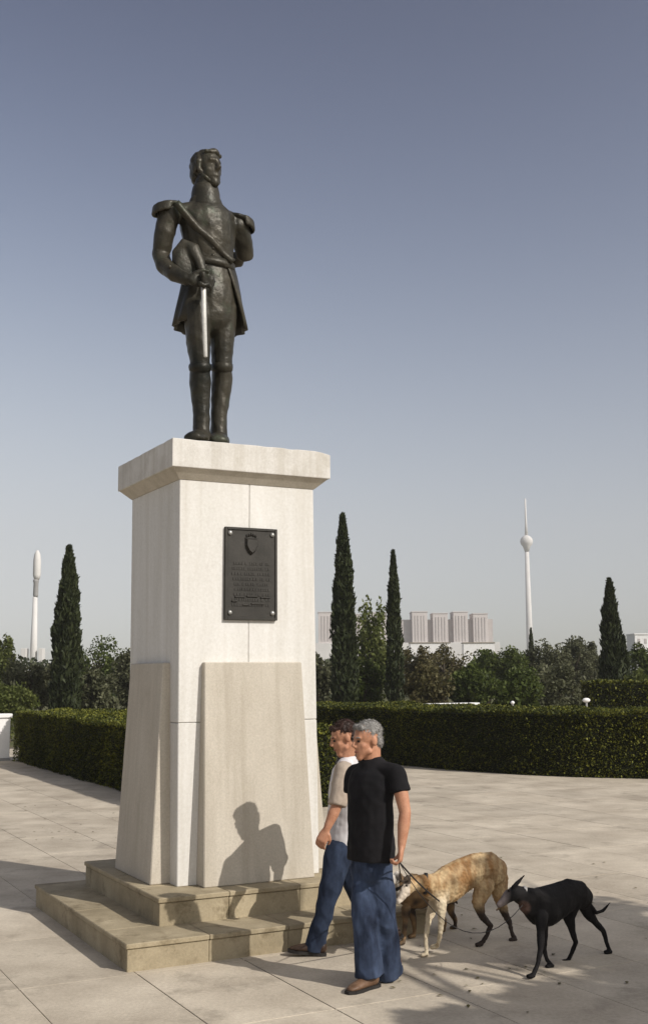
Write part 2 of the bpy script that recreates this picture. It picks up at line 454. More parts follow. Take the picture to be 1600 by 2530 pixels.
# ------------------------------------------------------------------ pedestal
ped = empty('statue_pedestal', W(1.25, 1.3, 0), 'tall white and beige stone pedestal with two steps, carrying the bronze statue', 'pedestal')
L1U, L1V, H1, H2 = 2.50, 2.62, 0.187, 0.388
def step(a0, a1, b0, b1, z0, z1, cuts_u, cuts_v):
    st = 0.036
    # risers: separate stones round the step
    inner = 0.16
    ug = [a0] + cuts_u + [a1]
    for k in range(len(ug) - 1):
        for (bb0, bb1) in ((b0 + 0.012, b0 + inner), (b1 - inner, b1 - 0.012)):
            link('riser_stone', uvbox(ug[k] + (0.012 if k == 0 else 0.0015), ug[k+1] - (0.012 if k == len(ug) - 2 else 0.0015), bb0, bb1, z0 - 0.01, z1 - st - 0.003, 0.004), MT['step'], ped)
    vg = [b0 + inner] + cuts_v + [b1 - inner]
    for k in range(len(vg) - 1):
        for (aa0, aa1) in ((a0 + 0.012, a0 + inner), (a1 - inner, a1 - 0.012)):
            link('riser_stone', uvbox(aa0, aa1, vg[k] + 0.0015, vg[k+1] - 0.0015, z0 - 0.01, z1 - st - 0.003, 0.004), MT['step'], ped)
    tw = 0.50
    for k in range(len(ug) - 1):
        for (bb0, bb1) in ((b0, b0 + tw), (b1 - tw, b1)):
            link('tread_slab', uvbox(ug[k] + (0 if k == 0 else 0.0015), ug[k+1] - (0 if k == len(ug) - 2 else 0.0015), bb0, bb1, z1 - st, z1, 0.006), MT['step'], ped)
    vg = [b0 + tw] + cuts_v + [b1 - tw]
    for k in range(len(vg) - 1):
        for (aa0, aa1) in ((a0, a0 + tw), (a1 - tw, a1)):
            link('tread_slab', uvbox(aa0, aa1, vg[k] + 0.0015, vg[k+1] - 0.0015, z1 - st, z1, 0.006), MT['step'], ped)
step(0, L1U, 0, L1V, 0, H1, [0.62, 1.25, 1.88], [1.3])
step(0.38, L1U - 0.38, 0.42, L1V - 0.23, H1, H2, [0.95, 1.55], [1.4])
link('foundation_block', uvbox(0.5, L1U - 0.5, 0.55, L1V - 0.55, 0.0, H2 - 0.05, 0), MT['step'], ped)
# shaft: four stones with fine joints
SA0, SA1, SB0, SB1 = 0.665, 1.915, 0.80, 2.04
TA0, TA1, TB0, TB1 = 0.640, 1.865, 0.77, 2.00
ZT, ZJ = 3.62, 1.65
def shaft_at(z):
    t = (z - H2) / (ZT - H2)
    return [SA0 + (TA0 - SA0) * t, SA1 + (TA1 - SA1) * t, SB0 + (TB0 - SB0) * t, SB1 + (TB1 - SB1) * t]
mid = 1.262
for (z0, z1) in ((H2 - 0.002, ZJ - 0.0015), (ZJ + 0.0015, ZT)):
    r0, r1 = shaft_at(z0), shaft_at(z1)
    link('shaft_block', uvbox(r0[0], mid - 0.0012, r0[2], r0[3], z0, z1, 0.006, (r1[0], mid - 0.0012, r1[2], r1[3])), MT['marble'], ped)
    link('shaft_block', uvbox(mid + 0.0012, r0[1], r0[2], r0[3], z0, z1, 0.006, (mid + 0.0012, r1[1], r1[2], r1[3])), MT['marble'], ped)
# projecting relief panels, deeper at the foot
ZP = 2.13
b_, t_ = shaft_at(H2), shaft_at(ZP)
def panel(kind):
    d0, d1, mg = 0.165, 0.058, 0.16
    if kind == 'front':
        return uvbox(b_[0] + mg, b_[1] - 0.125, b_[2] - d0, b_[2] + 0.05, H2, ZP, 0.008, (t_[0] + mg + 0.04, t_[1] - 0.165, t_[2] - d1, t_[2] + 0.05))
    if kind == 'back':
        return uvbox(b_[0] + mg, b_[1] - mg, b_[3] - 0.05, b_[3] + d0, H2, ZP, 0.008, (t_[0] + mg + 0.04, t_[1] - mg - 0.04, t_[3] - 0.05, t_[3] + d1))
    if kind == 'left':
        return uvbox(b_[0] - d0, b_[0] + 0.05, b_[2] + mg, b_[3] - mg, H2, ZP, 0.008, (t_[0] - d1, t_[0] + 0.05, t_[2] + mg + 0.04, t_[3] - mg - 0.04))
    return uvbox(b_[1] - 0.05, b_[1] + d0, b_[2] + mg, b_[3] - mg, H2, ZP, 0.008, (t_[1] - 0.05, t_[1] + d1, t_[2] + mg + 0.04, t_[3] - mg - 0.04))
for k in ('front', 'back', 'left', 'right'):
    link('relief_panel', panel(k), MT['panel'], ped)
# cap: moulded neck and two cap stones, worn corner
co = 0.105
def cap_stone(a0, a1, wear):
    bm = bmesh.new()
    z1, z2 = 3.70, 3.935
    bm_hull8(bm, [W(a0, TB0 - co, z1), W(a1, TB0 - co, z1), W(a1, TB1 + co, z1), W(a0, TB1 + co, z1),
                  W(a0, TB0 - co, z2), W(a1, TB0 - co, z2), W(a1, TB1 + co, z2), W(a0, TB1 + co, z2)])
    bmesh.ops.subdivide_edges(bm, edges=bm.edges[:], cuts=18, use_grid_fill=True)
    for v_ in bm.verts:
        r = v_.co - P0
        a, b = r.dot(U), r.dot(V)
        if wear and v_.co.z > z2 - 0.03:
            e = max(0, (a - (a1 - 0.17)) / 0.17)
            v_.co.z -= 0.022 * e ** 1.8 + 0.012 * max(0, noise.noise(Vector((a * 14, b * 9, 3.1))))
        elif v_.co.z > z2 - 0.02:
            v_.co.z += 0.004 * noise.noise(Vector((a * 9, b * 9, 1.0)))
    bm_b = [e for e in bm.edges if len(e.link_faces) == 2 and e.calc_face_angle(0) > 0.9]
    bmesh.ops.bevel(bm, geom=bm_b, offset=0.007, segments=2, profile=0.5, affect='EDGES', clamp_overlap=True)
    return mesh_from_bm(bm)
link('cap_stone', cap_stone(TA0 - co, TA1 + co + 0.01, True), MT['cap'], ped)
link('cap_moulding', uvbox(TA0 - 0.006, TA1 + 0.006, TB0 - 0.006, TB1 + 0.006, ZT - 0.004, 3.702, 0, (TA0 - co + 0.012, TA1 + co - 0.004, TB0 - co + 0.012, TB1 + co - 0.012)), MT['panel'], ped)
# plaque
PA0, PA1, PZ0, PZ1 = 1.035, 1.51, 2.475, 3.245
pb = shaft_at((PZ0 + PZ1) / 2)[2]
plq = link('plaque', uvbox(PA0, PA1, pb - 0.022, pb + 0.03, PZ0, PZ1, 0.004), MT['plaque'], ped)
fr = []
for (a0, a1, z0, z1) in ((PA0, PA0 + 0.022, PZ0, PZ1), (PA1 - 0.022, PA1, PZ0, PZ1), (PA0 + 0.022, PA1 - 0.022, PZ0, PZ0 + 0.022), (PA0 + 0.022, PA1 - 0.022, PZ1 - 0.022, PZ1)):
    fr.append(uvbox(a0, a1, pb - 0.031, pb - 0.02, z0, z1, 0.003))
link('plaque_border', join(fr), MT['plaque'], plq)
for a in (PA0 + 0.045, PA1 - 0.045):
    for z in (PZ0 + 0.06, PZ1 - 0.05):
        bm = bmesh.new()
        c = W(a, pb - 0.026, z)
        ellipsoid(bm, c, (U * 0.02, V * 0.016, Vector((0, 0, 0.02))))
        link('bolt', mesh_from_bm(bm), MT['bolt'], plq, True)
lr = random.Random(5)
ls = []
for k in range(9):                         # worn, unreadable raised lines of the inscription
    z = PZ1 - 0.30 - k * 0.043
    a = PA0 + 0.06 + lr.random() * 0.03
    while a < PA1 - 0.075:
        w = lr.uniform(0.010, 0.022)
        ls.append(uvbox(a, a + w, pb - 0.026, pb - 0.02, z - 0.012, z + 0.010, 0))
        a += w + lr.choice((0.005, 0.005, 0.006, 0.02))
ins = link('inscription', join(ls), MT['plaque'], plq); tag(ins, kind='stuff')
bm = bmesh.new()                            # emblem: small shield under a crown
pts = [(-0.055, 0.06), (0.055, 0.06), (0.055, 0.0), (0.03, -0.05), (0.0, -0.075), (-0.03, -0.05), (-0.055, 0.0)]
zc, ac = PZ1 - 0.15, (PA0 + PA1) / 2
f0 = [bm.verts.new(W(ac + x * .8, pb - 0.05, zc + z * .8)) for x, z in pts]
f1 = [bm.verts.new(W(ac + x * 1.1, pb - 0.02, zc + z * 1.1)) for x, z in pts]
bm.faces.new(f0)
for i in range(7): bm.faces.new((f0[i], f0[(i + 1) % 7], f1[(i + 1) % 7], f1[i]))
for i in range(5):
    ellipsoid(bm, W(ac - 0.04 + i * 0.02, pb - 0.024, zc + 0.083 + 0.012 * (1 - abs(i - 2) / 2)), (U * 0.010, V * 0.012, Vector((0, 0, 0.014))), 8)
link('emblem', mesh_from_bm(bm), MT['plaque'], plq)
rl = []
for (a, z, l, t) in ((1.17, 2.665, 0.09, .3), (1.28, 2.672, 0.10, 0), (1.40, 2.665, 0.09, 0), (1.12, 2.63, .05, -.4), (1.22, 2.60, .06, .2), (1.33, 2.61, .12, 0)):
    rl.append(uvbox(a - l / 2, a + l / 2, pb - 0.033, pb - 0.02, z - 0.007, z + 0.007, 0.003))
link('relief_ornament', join(rl), MT['plaque'], plq)

# ------------------------------------------------------------------ bronze statue
VS = 1.22                                   # depth of the statue's middle plane behind the step edge
NF = -V                                     # statue faces this way
def sv(x, y, b=0.0):                        # photo position -> point on the statue's plane moved b towards its front
    P = W(0, VS - b)
    d = ray(x, y)
    return _eye + d * ((P - _eye).dot(V) / d.dot(V))
ZC = 3.937
ZF = ZC + .03                               # soles stand on a thin bronze plate
foot_c = sv(520, 1075)
stt = empty('bronze_statue', Vector((foot_c.x, foot_c.y, ZC)), 'dark bronze statue of a standing officer with sash, epaulettes and sword on the pedestal', 'statue')
Zu = Vector((0, 0, 1))
bm = bmesh.new()
sd_ = U
# torso
loft(bm, [(sv(519, 785), .215, .175), (sv(520, 740), .232, .185), (sv(521, 690), .215, .165), (sv(521, 650), .205, .155), (sv(517, 600), .240, .185), (sv(513, 560), .262, .19), (sv(510, 530), .25, .165), (sv(508, 508), .16, .125)], sd_)
loft(bm, [(sv(432, 524), .075, .075), (sv(508, 522), .095, .095), (sv(582, 550), .075, .075)], (0, 0, 1))
# neck and head
hf = (NF * 0.955 + U * 0.30).normalized(); hl = Vector((0, 0, 1)).cross(hf).normalized(); hu = Vector((0, 0, 1))
def head_parts(bm, c, f, l, u, k, ears=True):
    ellipsoid(bm, c + u * .030 * k - f * .012 * k, (l * .076 * k, f * .098 * k, u * .094 * k))
    ellipsoid(bm, c + f * .030 * k - u * .040 * k, (l * .060 * k, f * .066 * k, u * .082 * k))
    loft(bm, [(c + f * .060 * k - u * .075 * k, .042 * k, .034 * k), (c + f * .074 * k - u * .104 * k, .028 * k, .024 * k)], l)
    loft(bm, [(c + f * .020 * k + l * .05 * k - u * .07 * k, .02 * k), (c + f * .075 * k - u * .10 * k, .018 * k), (c + f * .020 * k - l * .05 * k - u * .07 * k, .02 * k)], u)
    loft(bm, [(c + f * .088 * k + u * .018 * k, .010 * k, .012 * k), (c + f * .112 * k - u * .022 * k, .014 * k, .014 * k), (c + f * .098 * k - u * .032 * k, .017 * k, .010 * k)], l)
    loft(bm, [(c + f * .074 * k + u * .028 * k + l * .036 * k, .010 * k), (c + f * .088 * k + u * .028 * k, .012 * k), (c + f * .074 * k + u * .028 * k - l * .036 * k, .010 * k)], u)
    loft(bm, [(c + f * .080 * k - u * .064 * k + l * .022 * k, .009 * k), (c + f * .091 * k - u * .063 * k, .013 * k), (c + f * .080 * k - u * .064 * k - l * .022 * k, .009 * k)], u)
    for s in (1, -1):
        ellipsoid(bm, c + f * .054 * k - u * .030 * k + l * s * .038 * k, (l * .020 * k, f * .024 * k, u * .026 * k))
        if ears:
            ellipsoid(bm, c - f * .012 * k - u * .008 * k + l * s * .078 * k, ((l * .5 - f * .3 * s).normalized() * .012 * k, f * .020 * k, u * .033 * k))
hc = sv(511, 420)
loft(bm, [(sv(509, 515, -.02), .13, .13), (sv(508, 492, .0), .11, .11), (sv(508, 455), .10, .104)], sd_)
head_parts(bm, hc, hf, hl, hu, 1.58)
# arms
loft(bm, [(sv(419, 530), .100, .100), (sv(406, 580, -.02), .092, .092), (sv(398, 630, -.06), .080, .080), (sv(406, 656, .0), .076, .076), (sv(432, 678, .14), .072, .072), (sv(462, 690, .25), .056, .054)], V)
loft(bm, [(sv(588, 560), .100, .105), (sv(599, 598, -.05), .092, .092), (sv(605, 630, -.10), .085, .085), (sv(590, 640, -.26), .075, .075), (sv(545, 650, -.34), .065, .065)], V)
# right hand on the hat and sword, with fingers
hp = sv(486, 692, .30)
ellipsoid(bm, hp, (U * .085, V * .04, Vector((0, 0, .062))))
for i in range(4):
    z = .042 - i * .028
    loft(bm, [(hp + U * .05 + Vector((0, 0, z)) + NF * .02, .019), (hp + U * .12 + Vector((0, 0, z * 1.1 - .012)) + NF * .045, .018), (hp + U * (.155 - .012 * i) + Vector((0, 0, z * 1.1 - .045)) + NF * .02, .015)], V, 8)
loft(bm, [(hp - U * .02 + Vector((0, 0, .05)) + NF * .01, .022), (hp + U * .04 + Vector((0, 0, .085)) + NF * .04, .019), (hp + U * .085 + Vector((0, 0, .075)) + NF * .05, .016)], V, 8)
# legs in trousers and boots
for (hx, kx, ax, bb) in ((487, 494, 498, .03), (552, 548, 541, -.02)):
    a = sv(ax, 1040, bb)
    loft(bm, [(sv(hx, 765, bb), .122, .145), (sv((hx + kx) / 2 - 1, 835, bb + .01), .106, .13), (sv(kx, 893, bb + .02), .088, .105), (sv(kx, 907, bb + .02), .085, .10), (sv(kx + 1, 945, bb - .01), .092, .110), (sv((kx + ax) / 2, 985, bb - .01), .082, .092), (sv(ax, 1025, bb), .072, .078), (Vector((a.x, a.y, ZF + .09)), .074, .084)], sd_, 14, True, 1.0, .3)
    s = -1 if ax < 520 else 1
    d = (NF * 0.86 - U * 0.48 + U * 0.13 * s).normalized()
    f0 = Vector((a.x, a.y, ZF))
    loft(bm, [(f0 + Zu * .085 - d * .09, .080, .085), (f0 + Zu * .085 + d * .06, .092, .085), (f0 + Zu * .062 + d * .20, .096, .062), (f0 + Zu * .046 + d * .31, .076, .046)], d.cross(Zu), 14, True, .5, .7)
def bronze_disp(p, n):
    return 0.008 * (.35 - abs(noise.noise(Vector((p.x * 5, p.y * 5, p.z * 7 + p.x * 4))))) + 0.004 * noise.noise(p * 19)
body = remesh(bm, 0.0115, 3, 0.5, bronze_disp)
bvh = BVHTree.FromPolygons([v_.co.copy() for v_ in body.vertices], [tuple(p.vertices) for p in body.polygons])
link('body', body, MT['bronze'], stt, True)
def on_body(x, y, off):
    p = sv(x, y, 1.2)
    h = bvh.ray_cast(p, V)
    return (h[0] if h[0] is not None else sv(x, y, .15)) + NF * off
# sash: a band that follows the chest from the right shoulder to the left hip
bm = bmesh.new()
rows = []
for i in range(25):
    t = i / 24
    x, y = 436 + (576 - 436) * t, 500 + (648 - 500) * t + 8 * math.sin(t * math.pi)
    rows.append([on_body(x + 4.5, y - 4.5, .016), on_body(x, y, .02), on_body(x - 4.5, y + 4.5, .016)])
for _ in range(2):
    rows = [rows[0]] + [[(rows[i - 1][k] + rows[i][k] * 2 + rows[i + 1][k]) / 4 + NF * .002 for k in range(3)] for i in range(1, 24)] + [rows[-1]]
def push(p):
    h = bvh.ray_cast(p + NF * 1.0, V)
    if h[0] is not None and (h[0] - p).dot(NF) > -.018: p = h[0] + NF * .018
    return p
rows = [[push(p) for p in r] for r in rows]
fr = [[bm.verts.new(p) for p in r] for r in rows]
bk = [[bm.verts.new(p - NF * .05) for p in r] for r in rows]
for i in range(24):
    for k in range(2):
        bm.faces.new((fr[i][k], fr[i][k + 1], fr[i + 1][k + 1], fr[i + 1][k]))
    bm.faces.new((fr[i][0], fr[i + 1][0], bk[i + 1][0], bk[i][0]))
    bm.faces.new((fr[i][2], fr[i + 1][2], bk[i + 1][2], bk[i][2]))
for i in (0, 24):
    for k in range(2): bm.faces.new((fr[i][k], fr[i][k + 1], bk[i][k + 1], bk[i][k]))
link('sash', mesh_from_bm(bm), MT['bronze'], stt, True)
# epaulettes with fringe
for (x, y, s) in ((416, 510, -1), (591, 545, 1)):
    bm = bmesh.new()
    c = sv(x, y)
    ax_ = (U + Zu * (-.22 * s)).normalized()
    ellipsoid(bm, c, (ax_ * .135, V * .12, Zu * .040))
    for k in range(18):
        a = math.pi * (k / 17 - .5)
        q = c + ax_ * (s * (.015 + .112 * math.cos(a))) + V * (.112 * math.sin(a))
        loft(bm, [(q + Zu * .005, .018), (q + U * s * .010 - Zu * .060, .016)], U, 6)
    link('epaulette', remesh(bm, .012, 2), MT['bronze'], stt, True)
# collar and belt
bm = bmesh.new()
loft(bm, [(sv(509, 512, .0), .155, .15), (sv(508, 492), .132, .13), (sv(508, 478), .128, .125)], U, 20)
link('collar', mesh_from_bm(bm), MT['bronze'], stt, True)
bm = bmesh.new()
loft(bm, [(sv(520, 668), .226, .176), (sv(520.5, 660), .228, .178), (sv(521, 650), .224, .174)], U, 28, False)
link('belt', mesh_from_bm(bm), MT['bronze'], stt, True)
# coat skirt: curved sheet round the back and sides, open at the front
bm = bmesh.new()
NR, NC = 9, 44
top_c, hem_c = sv(520, 662, -.02), sv(519, 812, -.07)
outer, inner = [], []
for i in range(NR):
    t = i / (NR - 1)
    c = top_c.lerp(hem_c, t)
    hw, hd = .228 + .105 * t ** .8, .182 + .11 * t
    ph0 = rad(22 + 38 * t)
    ro, ri = [], []
    for j in range(NC + 1):
        ph = ph0 + (2 * math.pi - 2 * ph0) * j / NC
        fold = 1 + .045 * t * math.sin(j * 1.25)
        p = NF * (math.cos(ph) * hd * fold) + U * (math.sin(ph) * hw * fold)
        ro.append(bm.verts.new(c + p)); ri.append(bm.verts.new(c + p * .93))
    outer.append(ro); inner.append(ri)
for G in (outer, inner):
    for i in range(NR - 1):
        for j in range(NC): bm.faces.new((G[i][j], G[i][j + 1], G[i + 1][j + 1], G[i + 1][j]))
for i in range(NR - 1):
    for j in (0, NC): bm.faces.new((outer[i][j], outer[i + 1][j], inner[i + 1][j], inner[i][j]))
for j in range(NC):
    for i in (0, NR - 1): bm.faces.new((outer[i][j], outer[i][j + 1], inner[i][j + 1], inner[i][j]))
link('coat_skirt', mesh_from_bm(bm), MT['bronze'], stt, True)
# short hair, hat under the arm, boots' turned tops, sword
bm = bmesh.new()
ellipsoid(bm, hc + hu * .062 - hf * .038, (hl * .126, hf * .150, hu * .136))
ellipsoid(bm, hc - hf * .09 - hu * .03, (hl * .108, hf * .085, hu * .115))
loft(bm, [(hc + hf * .085 + hu * .125 + hl * .07, .026), (hc + hf * .105 + hu * .14, .03), (hc + hf * .08 + hu * .13 - hl * .07, .026)], hu)
for s_ in (1, -1):
    loft(bm, [(hc + hl * .115 * s_ + hu * .04 + hf * .02, .03), (hc + hl * .115 * s_ - hu * .045 + hf * .03, .016)], hf)
loft(bm, [(hc + hl * .10 - hu * .04 + hf * .03, .022), (hc + hl * .075 - hu * .12 + hf * .075, .026), (hc - hu * .165 + hf * .115, .030), (hc - hl * .075 - hu * .12 + hf * .075, .026), (hc - hl * .10 - hu * .04 + hf * .03, .022)], hu)
link('hair', remesh(bm, .013, 2, .5, lambda p, n: .012 * noise.noise(p * 24)), MT['bronze'], stt, True)
bm = bmesh.new()
loft(bm, [(sv(438, 668, .08), .03, .05), (sv(442, 628, .10), .032, .07), (sv(458, 606, .13), .032, .07), (sv(478, 612, .17), .030, .06), (sv(494, 645, .20), .028, .05), (sv(506, 688, .24), .022, .03)], V, 12)
ellipsoid(bm, sv(466, 652, .13), (U * .13, V * .035, Vector((0, 0, .17))))
link('bicorne_hat', remesh(bm, .013, 3), MT['bronze'], stt, True)
for (kx, bb) in ((494, .03), (548, -.02)):
    bm = bmesh.new()
    loft(bm, [(sv(kx, 916, bb + .01), .093, .110), (sv(kx, 908, bb + .02), .098, .116), (sv(kx, 902, bb + .02), .096, .114)], U, 20, True, .1, .1)
    link('boot_top', mesh_from_bm(bm), MT['bronze'], stt, True)
bm = bmesh.new()
loft(bm, [(sv(503, 708, .345), .024, .016), (sv(505, 800, .33), .022, .014), (sv(508, 880, .31), .018, .012)], U, 10)
sw = link('sword', mesh_from_bm(bm), MT['steel'], stt, True)
bm = bmesh.new()
loft(bm, [(sv(495, 700, .37), .02), (sv(503, 706, .375), .024), (sv(513, 703, .37), .02)], V, 8)
loft(bm, [(sv(503, 704, .36), .022), (sv(502, 684, .37), .02), (sv(501, 678, .37), .028)], U, 8)
link('hilt', mesh_from_bm(bm), MT['bronze'], sw, True)
# row of coat buttons
for k in range(5):
    bm = bmesh.new()
    p = on_body(528 - k * 0.5 + (4 if k == 0 else 0), 556 + k * 19, .01)
    ellipsoid(bm, p, (U * .018, V * .014, Vector((0, 0, .018))), 8)
    link('button', mesh_from_bm(bm), MT['bronze'], stt, True)
bm = bmesh.new()
fc = Vector((foot_c.x, foot_c.y, ZC))
bm_hull8(bm, [fc + U * a + NF * b + Vector((0, 0, z)) for z in (.0, ZF - ZC + .003) for a, b in ((-.27, -.28), (.33, -.28), (.33, .36), (-.27, .36))])
bm_bevel(bm, .006)
link('base_plate', mesh_from_bm(bm), MT['bronze'], stt)

# ------------------------------------------------------------------ people
def hand(bm, w, d, nrm, s, k=1.0, curl=0.8):
    """w: wrist, d: direction of the hand, nrm: palm normal, s: side towards the thumb"""
    c = w + d * .048 * k
    loft(bm, [(w, .026 * k, .020 * k), (w + d * .03 * k, .036 * k, .018 * k), (w + d * .075 * k, .041 * k, .016 * k)], s)
    for i, (off, ln) in enumerate(((.030, .9), (.010, 1.0), (-.010, .95), (-.029, .75))):
        b = w + d * .078 * k + s * off * k
        p1 = b + (d * math.cos(curl * .6) + nrm * math.sin(curl * .6)) * .034 * ln * k
        p2 = p1 + (d * math.cos(curl * 1.6) + nrm * math.sin(curl * 1.6)) * .028 * ln * k
        p3 = p2 + (d * math.cos(curl * 2.4) + nrm * math.sin(curl * 2.4)) * .020 * ln * k
        loft(bm, [(b - d * .012 * k, .0098 * k), (b, .0096 * k), (p1, .0090 * k), (p2, .0084 * k), (p3, .0076 * k)], s, 8)
    t0 = w + d * .025 * k + s * .030 * k
    t1 = t0 + (d * .7 + s * .5 + nrm * .4).normalized() * .035 * k
    t2 = t1 + (d * .8 - s * .1 + nrm * .6).normalized() * .030 * k
    loft(bm, [(t0, .014 * k), (t1, .0115 * k), (t2, .0095 * k)], nrm, 8)

def person(spec):
    Y, f, l = spec['Y'], spec['f'].normalized(), spec['l'].normalized()
    Z = Vector((0, 0, 1))
    root = empty('person', spec['base'], spec['label'], 'person', 'people walking past the pedestal')
    T = [(at(x, y, yy), rx, ry) for (x, y, yy, rx, ry) in spec['torso']]
    # --- body: one continuous figure
    bm = bmesh.new()
    loft(bm, [(p, rx * (.74 if i < 2 else .86), ry * (.74 if i < 2 else .86)) for i, (p, rx, ry) in enumerate(T)], l, 18, True, .2, 1.0)
    hp_, hfv = spec['head'], spec['hf'].normalized()
    hlv = Z.cross(hfv).normalized(); huv = hfv.cross(hlv).normalized()
    hcn = at(*hp_); k = spec.get('hk', .98)
    nb = at(*spec['neck'])
    loft(bm, [(nb - Z * .05, .075, .075), (nb, .062, .064), (hcn - huv * .055 - hfv * .03, .056, .060), (hcn - hfv * .03, .05, .055)], hlv)
    head_parts(bm, hcn, hfv, hlv, huv, spec.get('hk', 0.98))
    for arm in spec['arms']:
        P = [at(*q) for q in arm['pts']]
        loft(bm, [(P[0] - Z * .012, .046), (P[0].lerp(P[1], .5), .048), (P[1], .040), (P[1].lerp(P[2], .35), .042), (P[1].lerp(P[2], .8), .031), (P[2], .026)], f)
        d = (P[3] - P[2]).normalized()
        nrm = arm['nrm'] - d * arm['nrm'].dot(d); nrm.normalize()
        hand(bm, P[2], d, nrm, d.cross(nrm) * arm['th'], 1.1, arm['curl'])
    for leg in spec['legs']:
        P = [at(*q) for q in leg['pts']]
        loft(bm, [(P[0] - Z * .03, .062), (P[0].lerp(P[1], .5), .060), (P[1], .050), (P[1].lerp(P[2], .35), .050), (P[2], .036)], l)
        h_, t_e = leg['shoe']; d_ = (t_e - h_).normalized(); u_ = d_.cross(Z).cross(d_).normalized()
        loft(bm, [(P[2], .034), (h_ + d_ * .06 + u_ * .075, .030), (h_ + d_ * .17 + u_ * .040, .030, .018)], l)
    bmesh_body = remesh(bm, 0.0068, 2, 0.45)
    link('body', bmesh_body, MT['skin'], root, True)
    for s in (1, -1):
        b2 = bmesh.new(); k = spec.get('hk', .98)
        ellipsoid(b2, hcn + hfv * .083 * k + huv * .006 * k + hlv * s * .031 * k, (hlv * .014, hfv * .010, huv * .008), 10)
        link('eye', mesh_from_bm(b2), MT['eye'], root, True)
        b2 = bmesh.new()
        loft(b2, [(hcn + hfv * .090 * k + huv * .028 * k + hlv * s * .014 * k, .004), (hcn + hfv * .087 * k + huv * .032 * k + hlv * s * .032 * k, .005), (hcn + hfv * .076 * k + huv * .028 * k + hlv * s * .046 * k, .003)], huv, 6)
        link('eyebrow', mesh_from_bm(b2), spec['browm'], root, True)
    b2 = bmesh.new()
    loft(b2, [(hcn + hfv * .088 * k - huv * .064 * k + hlv * .022 * k, .003), (hcn + hfv * .103 * k - huv * .063 * k, .0055), (hcn + hfv * .088 * k - huv * .064 * k - hlv * .022 * k, .003)], huv, 6)
    link('mouth', mesh_from_bm(b2), MT['lip'], root, True)
    # --- hair
    bm = bmesh.new(); k = spec.get('hk', .98)
    ellipsoid(bm, hcn + huv * .052 * k - hfv * .026 * k, (hlv * .0785 * k, hfv * .094 * k, huv * .080 * k))
    ellipsoid(bm, hcn - huv * .012 * k - hfv * .062 * k, (hlv * .070 * k, hfv * .047 * k, huv * .066 * k))
    loft(bm, [(hcn + hfv * .052 * k + huv * .090 * k + hlv * .040 * k, .018 * k), (hcn + hfv * .062 * k + huv * .098 * k, .020 * k), (hcn + hfv * .052 * k + huv * .090 * k - hlv * .040 * k, .018 * k)], huv)
    hair_o = link('hair', remesh(bm, 0.0075, 1, .4, lambda p, n: .007 * noise.noise(p * 55) + .004 * noise.noise(p * 120)), spec['hairm'], root, True)
    hm_ = hair_o.data
    hv = np.empty(len(hm_.vertices) * 3); hm_.vertices.foreach_get('co', hv); hv = hv.reshape(-1, 3)
    hn_ = np.empty(len(hm_.vertices) * 3); hm_.vertices.foreach_get('normal', hn_); hn_ = hn_.reshape(-1, 3)
    r3 = np.random.default_rng(9)
    pick = r3.integers(0, len(hv), 2600)
    cen = hv.mean(0)
    tdir = -np.array(huv) * .8 - np.array(hfv) * .5 + hn_[pick] * .55
    sm = leaf_mesh(hv[pick] + hn_[pick] * .002 + np.array(root.location), r3.uniform(.014, .030, 2600), tdir, .35, .10, r3)
    st_ = link('hair_strands', sm, spec['hairm'], hair_o)
    tag(st_, kind='stuff')
    # --- shirt
    fold = lambda p, n: .008 * (.4 - 1.6 * abs(noise.noise(Vector((p.x * 6 + p.z * 3, p.y * 6, p.z * 7))))) + .005 * noise.noise(Vector((p.x * 9, p.y * 9, p.z * 5.5)) + Vector((p.z * 2, 0, 0))) + .003 * noise.noise(p * 24)
    bm = bmesh.new()
    loft(bm, [(p, rx, ry) for p, rx, ry in T], l, 20, True, .06, 1.0)
    loft(bm, [(at(*spec['arms'][0]['pts'][0]) + Z * .004, .058), (nb - Z * .03, .070, .066), (at(*spec['arms'][1]['pts'][0]) + Z * .004, .058)], Z)
    for i, arm in enumerate(spec['arms']):
        P = [at(*q) for q in arm['pts']]
        e = P[0].lerp(P[1], arm['sl'])
        if spec.get('sleeve') is None or True:
            loft(bm, [(P[0] + Z * .002, .062), (P[0].lerp(P[1], arm['sl'] * .5), .066), (e, .067)], f, 16, True, .8, .08)
    sh = link('shirt', remesh(bm, 0.0075, 3, .5, fold), spec['shirtm'], root, True)
    if spec.get('sleeve'):
        for arm in spec['arms']:
            P = [at(*q) for q in arm['pts']]
            b2 = bmesh.new()
            loft(b2, [(P[0] + Z * .006, .069), (P[0].lerp(P[1], .5), .071), (P[0].lerp(P[1], arm['sl'] + .03), .070)], f, 16, True, .8, .08)
            link('sleeve', remesh(b2, .008, 2, .5, fold), spec['sleeve'], sh, True)
    b2 = bmesh.new()
    loft(b2, [(nb - Z * .022, .080, .078), (nb - Z * .002, .071, .070)], l, 20)
    link('neckband', mesh_from_bm(b2), spec['bandm'], sh, True)
    # --- jeans
    jf = lambda p, n: .010 * (1 - 2 * abs(noise.noise(Vector((p.x * 7, p.y * 7, p.z * 7 + p.x * 6))))) - .006 + .006 * noise.noise(Vector((p.x * 20, p.y * 20, p.z * 8)))
    bm = bmesh.new()
    loft(bm, [(at(x, y, yy), rx, ry) for (x, y, yy, rx, ry) in spec['pelvis']], l, 18)
    for leg in spec['legs']:
        P = [at(*q) for q in leg['pts']]
        ws = leg['w']
        q = [P[0], P[0].lerp(P[1], .5), P[1], P[1].lerp(P[2], .5), P[2] - Z * leg.get('drop', .015)]
        loft(bm, [(q[i], ws[i][0], ws[i][1]) for i in range(5)], leg.get('side', l), 18, True, 1.0, .06)
